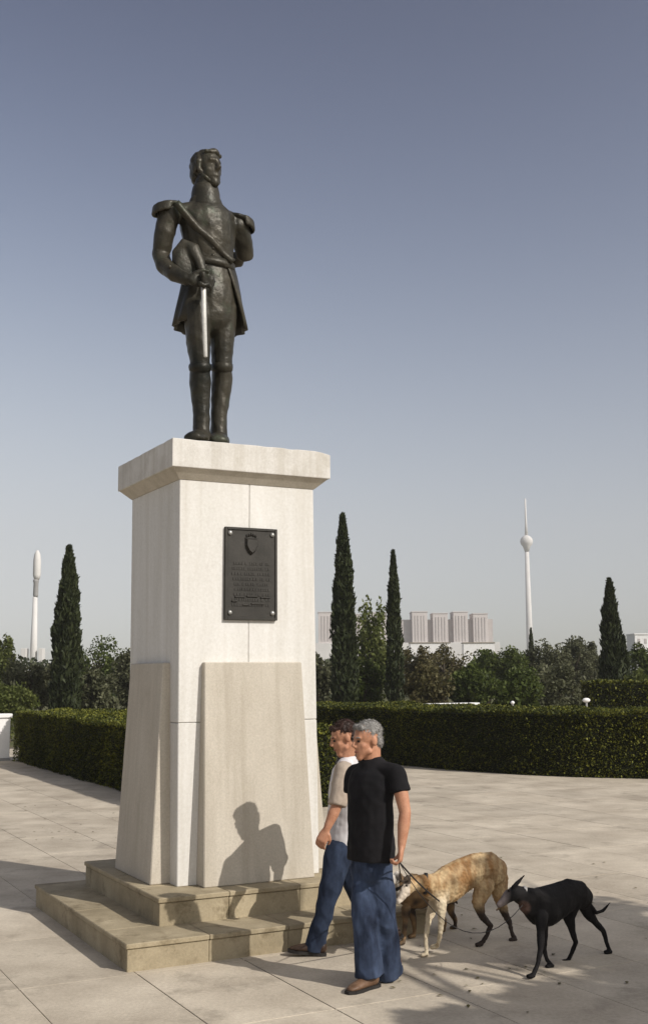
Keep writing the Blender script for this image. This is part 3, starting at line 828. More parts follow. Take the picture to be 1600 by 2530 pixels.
    link('jeans', remesh(bm, 0.0078, 2, .5, jf), spec['jeansm'], root, True)
    # --- shoes
    for leg in spec['legs']:
        h, t = leg['shoe']
        d = (t - h); L_ = d.length; d.normalize(); sdv = d.cross(Z).normalized(); un = sdv.cross(d).normalized()
        bm = bmesh.new()
        loft(bm, [(h + d * .03 + un * .055, .036, .046), (h + d * L_ * .35 + un * .050, .039, .042), (h + d * L_ * .62 + un * .038, .045, .030), (h + d * L_ * .82 + un * .030, .043, .022), (h + d * (L_ - .02) + un * .026, .030, .016)], sdv)
        shoe = link('shoe', remesh(bm, .007, 2), spec['shoem'], root, True)
        bm = bmesh.new()
        prof = [(0.0, .026), (.12, .036), (.38, .034), (.65, .046), (.85, .042), (1.0, .018)]
        lo, hi = [], []
        for q_, z_ in ((lo, .0), (hi, .020)):
            for t_2, w_ in prof: q_.append(bm.verts.new(h + d * (t_2 * (L_ + .012) - .006) + sdv * (w_ + .003) + un * z_))
            for t_2, w_ in reversed(prof): q_.append(bm.verts.new(h + d * (t_2 * (L_ + .012) - .006) - sdv * (w_ + .003) + un * z_))
        nn = len(lo)
        for i in range(nn): bm.faces.new((lo[i], lo[(i + 1) % nn], hi[(i + 1) % nn], hi[i]))
        bm.faces.new(lo); bm.faces.new(hi)
        link('sole', mesh_from_bm(bm), MT['rubber'], shoe)
    return root

Zv = Vector((0, 0, 1))
fA = Vector((-.75, -.66, 0)); lA = Vector((.66, -.75, 0))
toeA = gnd(858, 2457); heelA = toeA - Vector((-.72, -.69, 0)).normalized() * .275
toeB = gnd(950, 2428); heelB = toeB - Vector((-.40, -.88, -.12)).normalized() * .265
person(dict(Y=7.83, f=fA, l=lA, base=gnd(925, 2440),
    label='grey-haired man in black t-shirt and blue jeans holding the dog leashes', 
    torso=[(917, 2124, 7.83, .180, .140), (916, 2085, 7.83, .180, .137), (915, 2040, 7.83, .172, .130), (914, 1990, 7.83, .178, .130), (916, 1945, 7.83, .184, .132), (919, 1912, 7.83, .170, .112), (920, 1893, 7.83, .105, .085)],
    pelvis=[(917, 2075, 7.83, .145, .110), (917, 2115, 7.83, .152, .118), (916, 2150, 7.83, .150, .116)],
    neck=(918, 1888, 7.83), head=(906, 1828, 7.80), hf=Vector((-.86, -.46, -.14)), hk=1.0,
    arms=[dict(pts=[(981, 1912, 7.69), (1000, 2008, 7.64), (991, 2092, 7.60), (985, 2150, 7.58)], sl=.46, nrm=Vector((-.9, .1, 0)), th=1, curl=1.15),
          dict(pts=[(873, 1912, 7.96), (874, 2005, 8.00), (893, 2070, 7.92), (905, 2110, 7.86)], sl=.46, nrm=Vector((.9, .1, 0)), th=-1, curl=.6)],
    legs=[dict(pts=[(902, 2140, 7.86), (901, 2262, 7.78), (913, 2398, 7.79)], toe=fA.normalized(), w=[(.090, .104), (.088, .102), (.080, .092), (.078, .088), (.090, .104)], shoe=(heelA, toeA), drop=.03),
          dict(pts=[(934, 2140, 7.80), (948, 2262, 7.84), (962, 2396, 7.96)], toe=fA.normalized(), w=[(.088, .104), (.084, .098), (.076, .086), (.074, .084), (.084, .100)], shoe=(heelB, toeB), drop=.035)],
    hairm=MT['greyhair'], browm=MT['greyhair'], shirtm=MT['tee'], bandm=MT['tee'], jeansm=MT['denim'], shoem=MT['leather']))
fB = Vector((-.93, -.35, 0)); lB = Vector((.35, -.93, 0))
toeC = gnd(712, 2362) ; heelC = gnd(778, 2374); heelC = toeC - Vector((-.95, -.02, .0)).normalized() * .27
toeC2 = toeC + Zv * .03
toeD = gnd(915, 2352); heelD = toeD - Vector((-.90, .05, -.40)).normalized() * .262
person(dict(Y=8.8, f=fB, l=lB, base=gnd(810, 2368),
    label='man in white shirt with beige sleeves and dark jeans, walking beside the pedestal', 
    torso=[(846, 2084, 8.8, .164, .124), (847, 2045, 8.8, .162, .120), (851, 1990, 8.8, .165, .118), (854, 1940, 8.8, .178, .122), (857, 1905, 8.8, .165, .100), (857, 1885, 8.8, .095, .078)],
    pelvis=[(845, 2050, 8.8, .134, .102), (843, 2085, 8.8, .144, .108), (843, 2115, 8.8, .142, .108)],
    neck=(853, 1878, 8.8), head=(848, 1822, 8.76), hf=Vector((-.93, -.22, -.36)), hk=.98,
    arms=[dict(pts=[(850, 1902, 8.60), (832, 1990, 8.54), (806, 2050, 8.50), (787, 2092, 8.48)], sl=.97, nrm=Vector((.3, .9, 0)), th=1, curl=.75),
          dict(pts=[(858, 1902, 8.99), (872, 1985, 9.02), (868, 2045, 8.98), (862, 2080, 8.95)], sl=.97, nrm=Vector((.3, -.9, 0)), th=-1, curl=.7)],
    legs=[dict(pts=[(838, 2100, 8.70), (808, 2228, 8.62), (775, 2338, 8.66)], toe=fB.normalized(), w=[(.092, .104), (.084, .094), (.068, .074), (.062, .070), (.066, .074)], shoe=(heelC, toeC2), drop=.025),
          dict(pts=[(850, 2100, 8.90), (885, 2215, 8.88), (940, 2310, 8.95)], toe=fB.normalized(), w=[(.092, .104), (.082, .092), (.066, .074), (.062, .070), (.066, .074)], shoe=(heelD, toeD), drop=.02)],
    hairm=MT['brownhair'], browm=MT['brownhair'], shirtm=MT['shirt'], sleeve=MT['sleeve'], bandm=MT['strap'], jeansm=MT['denim2'], shoem=MT['darkleather']))

# ------------------------------------------------------------------ dogs
def dog(base, label, spine, legs, head, ears, tail, colour, m, side, collar, collarm, eyes=(), shag=.0015):
    root = empty('dog', base, label, 'dog', 'dogs led on leashes')
    bm = bmesh.new()
    loft(bm, [(at(x, y, yy), a, b) for (x, y, yy, a, b) in spine], side, 16)
    loft(bm, [(at(x, y, yy), a, b) for (x, y, yy, a, b) in head], side, 14)
    for lg in legs:
        loft(bm, [(at(x, y, yy), a, b) for (x, y, yy, a, b) in lg], side, 10)
        x, y, yy, a, b = lg[-1]
        p = at(x, y, yy)
        loft(bm, [(p, .022, .016), (p + Vector((-.035, -.012, -.004)), .024, .015)], side, 10)
    for e in ears:
        loft(bm, [(at(x, y, yy), a, b) for (x, y, yy, a, b) in e], Vector((0.4, 0, 1)), 8)
    loft(bm, [(at(x, y, yy), a, a) for (x, y, yy, a) in tail], side, 8)
    me = remesh(bm, .0062, 3, .5, lambda p, n: .004 * noise.noise(p * 16) + shag * noise.noise(p * 60))
    vcolor(me, colour)
    link('body', me, m, root, True)
    x, y, yy, a, b, tx, ty = collar
    c = at(x, y, yy); t = (at(tx, ty, yy) - c).normalized()
    bm = bmesh.new()
    loft(bm, [(c - t * .012, a, b), (c + t * .012, a, b)], side, 18, False)
    link('collar', mesh_from_bm(bm), collarm, root, True)
    for (x, y, yy) in eyes:
        bm = bmesh.new()
        ellipsoid(bm, at(x, y, yy), (Vector((.009, 0, 0)), Vector((0, .009, 0)), Vector((0, 0, .009))), 8)
        link('eye', mesh_from_bm(bm), MT['eye'], root, True)
    return root
def lerp3(a, b, t):
    t = max(0, min(1, t)); return tuple(a[i] + (b[i] - a[i]) * t for i in range(3))
sdg = Vector((.15, -.98, 0))
# black dog
def black_col(p):
    base = (.010, .009, .009)
    x, y = prj(p)
    s = noise.noise(p * 11)
    m_ = max(0, min(1, (1262 - x) / 18 + .3 * s)) if y < 2262 else 0
    c = lerp3(base, (.16, .13, .12), m_)
    ch = max(0, min(1, 1 - ((x - 1292) ** 2 + (y - 2244) ** 2) / 420))
    return lerp3(c, (.15, .09, .07), ch * .7)
dog(gnd(1400, 2385), 'lean black dog with pricked ear and arched back, walking rightmost of the dogs',
    [(1302, 2226, 8.12, .058, .085), (1328, 2238, 8.18, .080, .132), (1352, 2238, 8.24, .088, .140), (1380, 2224, 8.32, .082, .122), (1405, 2210, 8.40, .074, .110), (1428, 2210, 8.47, .072, .098), (1443, 2222, 8.52, .058, .076)],
    [[(1336, 2262, 8.11, .040, .050), (1335, 2300, 8.08, .030, .032), (1334, 2345, 8.04, .021, .022), (1328, 2380, 8.01, .017, .017), (1316, 2410, 7.98, .017, .016)],
     [(1340, 2265, 8.30, .038, .045), (1342, 2305, 8.31, .028, .030), (1343, 2345, 8.31, .019, .020), (1350, 2372, 8.30, .016, .016), (1362, 2386, 8.28, .017, .014)],
     [(1414, 2232, 8.40, .048, .062), (1404, 2268, 8.42, .036, .044), (1412, 2300, 8.44, .022, .026), (1421, 2328, 8.46, .018, .020), (1412, 2352, 8.48, .015, .016), (1402, 2373, 8.48, .017, .014)],
     [(1440, 2228, 8.56, .048, .058), (1452, 2258, 8.60, .034, .040), (1472, 2282, 8.63, .022, .026), (1489, 2300, 8.65, .018, .020), (1497, 2328, 8.66, .015, .016), (1506, 2351, 8.66, .017, .014)]],
    [(1318, 2224, 8.14, .056, .084), (1294, 2216, 8.08, .050, .066), (1270, 2206, 8.02, .050, .054), (1256, 2213, 7.98, .042, .042), (1241, 2228, 7.94, .026, .028), (1232, 2236, 7.92, .019, .019)],
    [[(1266, 2193, 7.98, .020, .012), (1280, 2179, 8.00, .018, .008), (1294, 2163, 8.02, .007, .005)], [(1276, 2198, 8.07, .016, .011), (1288, 2194, 8.10, .014, .008), (1298, 2196, 8.11, .006, .005)]],
    [(1444, 2216, 8.53, .024), (1458, 2238, 8.56, .017), (1472, 2256, 8.58, .013), (1488, 2250, 8.60, .011), (1506, 2230, 8.61, .006)],
    black_col, MT['furgloss'], sdg, (1289, 2211, 8.075, .052, .062, 1300, 2216), MT['collar'], ((1256, 2200, 7.955), (1262, 2200, 8.045)))
# tan dog
def tan_col(p):
    x, y = prj(p)
    s = noise.noise(p * 9)
    s2 = noise.noise(Vector((p.x * 30, p.y * 30, p.z * 9)))
    c = lerp3((.22, .115, .042), (.46, .33, .18), .55 + .9 * s + .7 * s2)
    c = lerp3(c, (.55, .46, .32), max(0, min(1, (y - 2190) / 40 + .6 * s - .2)) if x < 1110 else 0)
    hind = max(0, min(1, (y - 2228) / 30)) if x > 1140 else 0
    c = lerp3(c, (.030, .020, .015), hind)
    if x < 1012 and y > 2172: c = lerp3(c, (.55, .48, .40), .8)
    if 985 < x < 1014 and y < 2184: c = (.055, .040, .028)
    return c
dog(gnd(1150, 2345), 'tan short-haired dog with pale forelegs, lowering its head beside the blue jeans',
    [(1058, 2192, 8.62, .056, .078), (1082, 2194, 8.68, .078, .122), (1108, 2184, 8.74, .088, .138), (1142, 2162, 8.82, .086, .128), (1175, 2145, 8.90, .078, .114), (1206, 2143, 8.97, .080, .116), (1228, 2158, 9.02, .068, .105)],
    [[(1088, 2228, 8.62, .036, .050), (1090, 2266, 8.62, .024, .027), (1087, 2305, 8.62, .016, .017), (1082, 2330, 8.66, .014, .014), (1078, 2338, 8.72, .017, .014)],
     [(1072, 2232, 8.80, .036, .048), (1058, 2272, 8.74, .023, .026), (1051, 2315, 8.68, .016, .017), (1052, 2345, 8.62, .014, .014), (1054, 2357, 8.60, .017, .014)],
     [(1196, 2185, 8.92, .060, .085), (1180, 2232, 8.88, .042, .052), (1190, 2264, 8.88, .026, .030), (1211, 2288, 8.90, .020, .022), (1200, 2314, 8.90, .016, .017), (1188, 2332, 8.90, .018, .015)],
     [(1228, 2180, 9.06, .060, .080), (1236, 2228, 9.08, .040, .048), (1246, 2256, 9.09, .026, .030), (1258, 2280, 9.10, .020, .022), (1263, 2304, 9.09, .016, .017), (1271, 2321, 9.08, .018, .015)]],
    [(1070, 2186, 8.64, .060, .082), (1046, 2182, 8.56, .054, .064), (1022, 2182, 8.48, .052, .054), (1008, 2192, 8.44, .044, .044), (994, 2212, 8.40, .028, .030), (984, 2228, 8.37, .019, .020)],
    [[(1018, 2168, 8.44, .020, .012), (1004, 2168, 8.41, .026, .010), (992, 2180, 8.40, .012, .006)], [(1028, 2166, 8.53, .020, .012), (1016, 2164, 8.55, .022, .010), (1006, 2174, 8.56, .010, .006)]],
    [(1236, 2140, 9.05, .028), (1248, 2170, 9.08, .020), (1250, 2205, 9.10, .015), (1240, 2235, 9.08, .011), (1226, 2248, 9.05, .007)],
    tan_col, MT['fur'], Vector((.35, -.93, 0)), (1050, 2183, 8.575, .064, .076, 1062, 2184), MT['strap'], ((1004, 2188, 8.405),), .005)
# small dark and white dog behind the man's leg
def pied_col(p):
    x, y = prj(p)
    s = noise.noise(p * 13)
    c = lerp3((.035, .024, .016), (.20, .125, .06), .5 + 1.6 * s)
    if x < 985 and y < 2240: c = lerp3(c, (.62, .58, .52), max(0, min(1, .75 + 1.5 * s)))
    return c
dog(gnd(1010, 2310), 'small brindled brown dog with white head, half hidden behind the blue jeans',
    [(990, 2198, 9.05, .052, .070), (1010, 2212, 9.12, .070, .100), (1040, 2214, 9.2, .074, .098), (1070, 2208, 9.3, .066, .080), (1095, 2206, 9.38, .060, .072), (1108, 2212, 9.42, .05, .06)],
    [[(1002, 2245, 9.05, .034, .042), (1000, 2280, 9.02, .022, .024), (998, 2312, 8.98, .016, .016), (996, 2329, 8.96, .017, .014)],
     [(1012, 2245, 9.18, .034, .042), (1022, 2275, 9.18, .022, .024), (1024, 2296, 9.18, .016, .016), (1022, 2312, 9.18, .017, .014)],
     [(1094, 2226, 9.33, .042, .055), (1088, 2258, 9.34, .026, .030), (1098, 2278, 9.36, .018, .018), (1096, 2298, 9.36, .016, .014)],
     [(1108, 2226, 9.46, .042, .05), (1114, 2256, 9.48, .026, .028), (1124, 2274, 9.50, .018, .018), (1124, 2290, 9.50, .016, .014)]],
    [(996, 2192, 9.06, .050, .062), (982, 2176, 9.02, .050, .052), (968, 2172, 8.97, .048, .048), (958, 2184, 8.93, .032, .032), (950, 2194, 8.90, .020, .020)],
    [[(978, 2158, 8.95, .020, .012), (984, 2164, 8.93, .022, .009), (988, 2178, 8.92, .010, .006)], [(982, 2158, 9.05, .020, .012), (990, 2164, 9.08, .020, .009), (994, 2174, 9.09, .010, .006)]],
    [(1110, 2204, 9.43, .018), (1122, 2216, 9.46, .012), (1128, 2232, 9.48, .007)],
    pied_col, MT['fur'], Vector((.35, -.93, 0)), (988, 2184, 9.04, .056, .064, 998, 2192), MT['strap'], ())
# leashes from the man's hand
hd_ = at(984, 2128, 7.575)
def leash(a, b, sag, label, r=.0042):
    pts = []
    for i in range(15):
        t = i / 14
        p = a.lerp(b, t); p.z -= sag * 4 * t * (1 - t)
        pts.append((p, r))
    bm = bmesh.new()
    loft(bm, pts, (0, 1, 0), 6)
    o = link('leash', mesh_from_bm(bm), MT['strap'], None, True)
    return tag(o, label, 'leash', 'leashes in the man\'s hand')
leash(hd_, at(1084, 2226, 8.52), .015, 'dark leash running from the hand to the tan dog', .006)
leash(hd_, at(1290, 2236, 8.02), .30, 'thin leash sagging from the hand to the black dog', .0028)
leash(hd_, at(992, 2176, 8.98), .02, 'short leash from the hand to the small white-headed dog')

# ------------------------------------------------------------------ foliage helpers
def trunk_mesh(base, h, r, limbs=4, spread=.5, seed=0):
    rr = random.Random(seed)
    bm = bmesh.new()
    wv = .1 if limbs else 0.0
    top = base + Vector((rr.uniform(-wv, wv) * h, rr.uniform(-wv, wv) * h, h))
    loft(bm, [(base - Zv * .1, r * 1.3), (base.lerp(top, .3) + Vector((rr.uniform(-.04, .04) * h, 0, 0)), r * .9), (base.lerp(top, .7), r * .6), (top, r * .25)], U, 8)
    for k in range(limbs):
        t = rr.uniform(.35, .8)
        a = rr.uniform(0, 6.28)
        p = base.lerp(top, t)
        e = p + Vector((math.cos(a) * spread * h, math.sin(a) * spread * h, rr.uniform(.2, .45) * h))
        loft(bm, [(p, r * .45), (p.lerp(e, .5) + Zv * .04 * h, r * .3), (e, r * .10)], Zv, 6)
    return mesh_from_bm(bm)
def cypress(x, ytop, wpx, Y, label, n=6500, shoulders=(), lean=0.0):
    top = at(x, ytop, Y); base = Vector((top.x, top.y, -.04))
    H = top.z; Wd = wpx / FPX * Y
    root = empty('cypress_tree', base, label, 'tree', 'cypresses')
    link('trunk', trunk_mesh(base, H * .9, .10, 0, seed=int(x)), MT['bark'], root, True)
    r_ = np.random.default_rng(int(x))
    t = r_.random(n) ** .8
    prof = np.clip(np.interp(t, [0, .06, .25, .5, .75, .92, 1.0], [.75, .95, 1.0, .88, .62, .30, .07]), 0, 1)
    ang = r_.random(n) * 2 * np.pi
    lump = 1 + .10 * np.sin(ang * 3 + t * 14 + x) + .09 * np.sin(ang * 5 - t * 31) + .07 * np.sin(t * 55 + ang)
    rad_ = (r_.random(n) ** .38) * prof * lump * Wd / 2
    P = np.stack([base.x + np.cos(ang) * rad_ + lean * t * H, base.y + np.sin(ang) * rad_, .05 + t * (H - .05)], 1)
    for (sx, st, sr, sn) in shoulders:            # secondary leaders
        t2 = r_.random(sn); a2 = r_.random(sn) * 6.28
        rr2 = (r_.random(sn) ** .4) * np.interp(t2, [0, .7, 1], [1, .8, .15]) * sr * Wd / 2
        P = np.concatenate([P, np.stack([base.x + sx * Wd + np.cos(a2) * rr2, base.y + np.sin(a2) * rr2 - .1, .1 + t2 * st * H], 1)])
    out = P - np.array([base.x, base.y, 0]); out[:, 2] = 0
    out /= np.linalg.norm(out, axis=1, keepdims=True) + 1e-6
    D = out * .35 + np.array([0, 0, 1.0])
    S = r_.uniform(.16, .34, len(P)) * (Wd / 1.1) ** .5
    link('crown', leaf_mesh(P, S, D, .35, .32, r_), MT['cypress'], root)
    return root
def tree(x, ytop, wpx, Y, m, label, name='tree', cat='tree', n=5200, leaf=.17, clumps=34, low=.12, group='park trees and shrubs', upright=0.0, base_z=-.04, gap=.55):
    top = at(x, ytop, Y); base = Vector((top.x, top.y, base_z))
    H = top.z; Wd = wpx / FPX * Y
    root = empty(name, base, label, cat, group)
    sd2 = int(x * 7 + ytop)
    link('trunk', trunk_mesh(base, H * .75, .035 * H ** .8 + .03, 6, .28 * min(1.2, Wd / H), sd2), MT['bark'], root, True)
    r_ = np.random.default_rng(sd2)
    c = []
    while len(c) < clumps:
        q = r_.uniform(-1, 1, 3)
        if .15 < np.dot(q, q) < 1: c.append(q)
    c = np.array(c)
    zc_, hz = H * (1.03 + low) / 2, H * (1.03 - low) / 2
    cs = r_.uniform(.55, 1.15, clumps)
    idx = r_.integers(0, clumps, n)
    g = r_.normal(size=(n, 3)); g /= np.linalg.norm(g, axis=1, keepdims=True)
    g *= (r_.random(n) ** .4)[:, None] * (cs[idx] * .34)[:, None]
    q = c[idx] * .80 + g
    P = np.stack([base.x + q[:, 0] * Wd / 2 * 1.12, base.y + q[:, 1] * Wd / 2, zc_ + q[:, 2] * hz], 1)
    P = P[P[:, 2] > .05]
    S = r_.uniform(.6, 1.35, len(P)) * leaf
    D = None
    if upright: D = np.tile(np.array([0, 0, upright]), (len(P), 1))
    link('crown', leaf_mesh(P, S, D, 1.0, .55, r_, 0.0 if upright else 1.2), m, root)
    return root
def poly_hedge(name, label, front, thick_dirs, h, dens, leaf, wob=.075):
    """clipped hedge between a front line and a back line"""
    back = [p + d for p, d in zip(front, thick_dirs)]
    c0 = sum(front, Vector((0, 0, 0))) / len(front)
    root = empty(name, Vector((c0.x, c0.y, 0)), label, 'hedge', 'clipped hedges')
    bm = bmesh.new()
    ins = .10
    rows = []
    e0, e1 = (front[1] - front[0]).normalized() * ins, (front[-2] - front[-1]).normalized() * ins
    for i_, (p, d) in enumerate(zip(front, thick_dirs)):
        p = p + (e0 if i_ == 0 else e1 if i_ == len(front) - 1 else Vector((0, 0, 0)))
        k = ins / d.length
        rows.append([bm.verts.new(p.lerp(p + d, a) + Zv * z) for a, z in ((k, -.03), (k, h - .10), (1 - k, h - .10), (1 - k, -.03))])
    for a, b in zip(rows, rows[1:]):
        for j in range(4): bm.faces.new((a[j], a[(j + 1) % 4], b[(j + 1) % 4], b[j]))
    bm.faces.new(rows[0]); bm.faces.new(list(reversed(rows[-1])))
    link('branches', mesh_from_bm(bm), MT['core'], root)
    r_ = np.random.default_rng(len(label))
    PP, NN = [], []
    def quad(a, b, c, d, nrm):
        area = ((b - a).cross(d - a)).length
        n = int(area * dens)
        s, t = r_.random(n)[:, None], r_.random(n)[:, None]
        A, B_, C_, D_ = (np.array(q) for q in (a, b, c, d))
        p = A * (1 - s) * (1 - t) + B_ * s * (1 - t) + C_ * s * t + D_ * (1 - s) * t
        nr = np.array(nrm)
        w = np.array([wob * noise.noise(Vector(q) * 1.3) + .5 * wob * noise.noise(Vector(q) * 5) for q in p])
        p = p + nr * (w - .07 * r_.random(n) ** .7)[:, None]
        PP.append(p); NN.append(np.tile(nr, (n, 1)))
    hh = Zv * h
    for i in range(len(front) - 1):
        a, b, c, d = front[i], front[i + 1], back[i + 1], back[i]
        nf = (b - a).cross(Zv).normalized()
        if nf.dot(d - a) > 0: nf = -nf
        quad(a, b, b + hh, a + hh, nf)
        quad(d, c, c + hh, d + hh, -nf)
        quad(a + hh, b + hh, c + hh, d + hh, Zv)
    for (p, q, other) in ((front[0], back[0], front[1]), (front[-1], back[-1], front[-2])):
        ne = (q - p).cross(Zv).normalized()
        if ne.dot(other - p) > 0: ne = -ne
        quad(p, q, q + hh, p + hh, ne)
    P, Nn = np.concatenate(PP), np.concatenate(NN)
    S = r_.uniform(.65, 1.3, len(P)) * leaf
    tp = Nn[:, 2] > .5
    link('leaves', leaf_mesh(P[~tp], S[~tp], Nn[~tp], .8, .6, r_, 5.0), MT['hedge'], root)
    link('top_shoots', leaf_mesh(P[tp] + np.array([0, 0, .01]), S[tp] * 1.1, np.tile(np.array([0, 0, .6]), (tp.sum(), 1)), 1.0, .6, r_), MT['hedge'], root)
    return root

# ------------------------------------------------------------------ hedges and walls
poly_hedge('hedge', 'clipped box hedge running behind the pedestal, with sunlit yellow-green top', [W(3.75, 7.95), W(3.75, 14), W(3.78, 20.4)], [U * 2.5] * 3, 1.19, 2600, .046)
rp = [Vector((-1.2, 29.2, 0)), Vector((1.33, 26.25, 0)), Vector((2.6, 24.5, 0)), Vector((3.9, 23.25, 0)), Vector((5.0, 22.6, 0)), Vector((6.3, 22.15, 0)), Vector((9.0, 21.7, 0)), Vector((12.0, 21.6, 0))]
rd = [Vector((1.9, 1.6, 0)), Vector((1.9, 1.6, 0)), Vector((1.6, 1.9, 0)), Vector((1.2, 2.1, 0)), Vector((.9, 2.3, 0)), Vector((.5, 2.4, 0)), Vector((.2, 2.4, 0)), Vector((0, 2.4, 0))]
poly_hedge('hedge', 'long curved clipped hedge behind the two men and the dogs', rp, rd, 1.27, 2000, .050)
bx = at(1525, 1680, 33)
poly_hedge('hedge', 'dark clipped hedge block in front of the right-hand cypress', [at(1452, 1690, 33) * Vector((1, 1, 0)).x if False else Vector((at(1455, 1690, 33).x, 33, 0)), Vector((at(1640, 1690, 33).x, 32.5, 0))], [Vector((.2, 2.0, 0))] * 2, at(1525, 1684, 33).z, 700, .085)
# white wall at the far end of the left hedge
ww = empty('white_wall', W(2.0, 20.75, 0), 'low white rendered wall with coping at the left end of the hedge', 'wall')
link('wall_body', uvbox(-3, 3.72, 20.6, 20.9, .06, 1.02, .01), MT['plaster'], ww)
link('coping', uvbox(-3.05, 3.76, 20.56, 20.94, 1.022, 1.12, .012), MT['plaster'], ww)
link('plinth', uvbox(-3.02, 3.74, 20.57, 20.93, -.02, .058, .01), MT['grey'], ww)
gw = empty('garden_wall', at(1060, 1745, 36) * 1.0, 'thin white garden wall just above the hedge between the cypresses and shrubs', 'wall')
a, b = at(955, 1738, 36), at(1175, 1738, 37.5)
c = (a + b) / 2
ang = math.atan2((b - a).y, (b - a).x)
link('wall_body', box((c.x, c.y, 0), (b - a).length, .3, c.z - .07, .01, ang), MT['plaster'], gw)
link('coping', box((c.x, c.y, c.z - .068), (b - a).length + .05, .38, .068, .012, ang), MT['plaster'], gw)
for (x, y, r, lab) in ((1265, 1736, .055, 'small white globe on a post above the hedge, near the television tower'), (1447, 1730, .072, 'wide white globe on a post above the hedge, left of the dark hedge block')):
    p = at(x, y, 31)
    g = empty('garden_lamp', Vector((p.x, p.y, 0)), lab, 'lamp', 'garden lamps behind the hedge')
    bm = bmesh.new(); ellipsoid(bm, p, (Vector((r * (1.5 if x > 1400 else 1), 0, 0)), Vector((0, r, 0)), Vector((0, 0, r * .85))), 16)
    link('globe', mesh_from_bm(bm), MT['plaster'], g, True)
    bm = bmesh.new(); loft(bm, [(Vector((p.x, p.y, 0)), .05), (Vector((p.x, p.y, .1)), .03), (Vector((p.x, p.y, p.z - r * .7)), .028)], U, 10)
    link('post', mesh_from_bm(bm), MT['grey'], g, True)

# ------------------------------------------------------------------ trees
cypress(172, 1352, 76, 44, 'tall dark cypress left of the pedestal', 7500, ((-.22, .72, .55, 1400), (.2, .66, .5, 1200)))
cypress(846, 1272, 66, 45, 'tallest dark cypress, just right of the pedestal', 8000, ((.16, .74, .62, 1600),))
cypress(970, 1362, 44, 46, 'slim dark cypress between the poplar and the pink building', 6000)
cypress(1503, 1432, 62, 48, 'dark cypress near the right edge with a lower second tip', 6500, ((.42, .58, .5, 1600),))
tree(912, 1458, 92, 52, MT['lime'], 'loose upright poplar with gaps between two cypresses', 'poplar_tree', n=3400, leaf=.20, clumps=46, low=.08, upright=1.2)
tree(12, 1572, 70, 54, MT['lime'], 'yellow-green bushy tree at the left edge under the white column', 'bushy_tree')
tree(75, 1618, 125, 46, MT['olive'], 'grey olive tree at the foot of the white column', 'olive_tree')
tree(25, 1688, 150, 37, MT['lime'], 'low yellow-green shrub above the white wall', 'shrub', 'shrub', leaf=.11, low=.0)
tree(255, 1576, 135, 58, MT['green'], 'green leafy tree between the left cypress and the pedestal', 'leafy_tree')
tree(235, 1640, 120, 45, MT['olive'], 'dark grey-green shrub right behind the left hedge', 'olive_shrub', 'shrub', low=.0)
tree(330, 1610, 110, 50, MT['olive'], 'grey-green tree partly hidden behind the pedestal\'s left side', 'olive_tree')
tree(780, 1602, 90, 52, MT['olive'], 'dark shrubby tree showing between the pedestal and the tallest cypress', 'shrubby_tree')
tree(900, 1612, 110, 47, MT['green'], 'green shrub below the loose poplar', 'shrub', 'shrub', low=.0)
tree(1028, 1592, 90, 56, MT['brown'], 'brownish tree right of the slim cypress', 'dry_tree')
tree(1100, 1588, 135, 62, MT['brown'], 'olive-brown tree below the pink building', 'dry_tree')
tree(1055, 1640, 120, 44, MT['brown'], 'brown-green shrub above the white garden wall', 'dry_shrub', 'shrub', low=.0)
tree(1165, 1630, 140, 46, MT['green'], 'rich green shrub right of the brown-green shrub', 'green_shrub', 'shrub', low=.0)
tree(1200, 1600, 110, 60, MT['green'], 'green tree under the right end of the pink building', 'leafy_tree')
tree(1265, 1600, 130, 58, MT['green'], 'green tree left of the television tower foot', 'leafy_tree')
tree(1275, 1655, 150, 42, MT['green'], 'low bright green shrub below the television tower', 'green_shrub', 'shrub', low=.0)
cypress(1310, 1552, 22, 70, 'small dark pointed tree at the foot of the television tower', 1500)
tree(1345, 1585, 120, 62, MT['olive'], 'grey olive tree right of the television tower', 'olive_tree')
tree(1412, 1566, 110, 66, MT['olive'], 'taller dark olive tree left of the right-hand cypress', 'olive_tree')
tree(1370, 1640, 150, 46, MT['olive'], 'grey-green olive shrub below the tall olive trees', 'olive_shrub', 'shrub', low=.0)
tree(1458, 1580, 80, 68, MT['olive'], 'olive tree directly behind the right-hand cypress', 'olive_tree')
tree(1585, 1590, 100, 60, MT['green'], 'green tree at the right edge below the white building', 'leafy_tree')
tree(1590, 1648, 110, 42, MT['lime'], 'bright green shrub at the right edge above the dark hedge block', 'green_shrub', 'shrub', low=.0)
tree(430, 1600, 140, 54, MT['green'], 'green tree standing directly behind the pedestal, left one of three', 'leafy_tree')
tree(560, 1596, 130, 58, MT['olive'], 'grey olive tree standing directly behind the pedestal, middle one of three', 'olive_tree')
tree(685, 1600, 140, 52, MT['green'], 'green tree standing directly behind the pedestal, right one of three', 'leafy_tree')
# wood far behind that reads as one mass
r_ = np.random.default_rng(5)
n = 26000
X = r_.uniform(-70, 75, n)
prof = np.array([3.2 + 1.1 * noise.noise(Vector((x * .13, 0, 0))) + .7 * noise.noise(Vector((x * .45, 3, 0))) for x in X])
P = np.stack([X, 100 + r_.uniform(-6, 6, n), r_.random(n) ** .8 * prof], 1)
o = link('distant_wood', leaf_mesh(P, r_.uniform(.3, .6, n), None, 1, .6, r_), MT['wood'])
tag(o, 'distant belt of dark green trees closing the park', 'wood', kind='stuff')
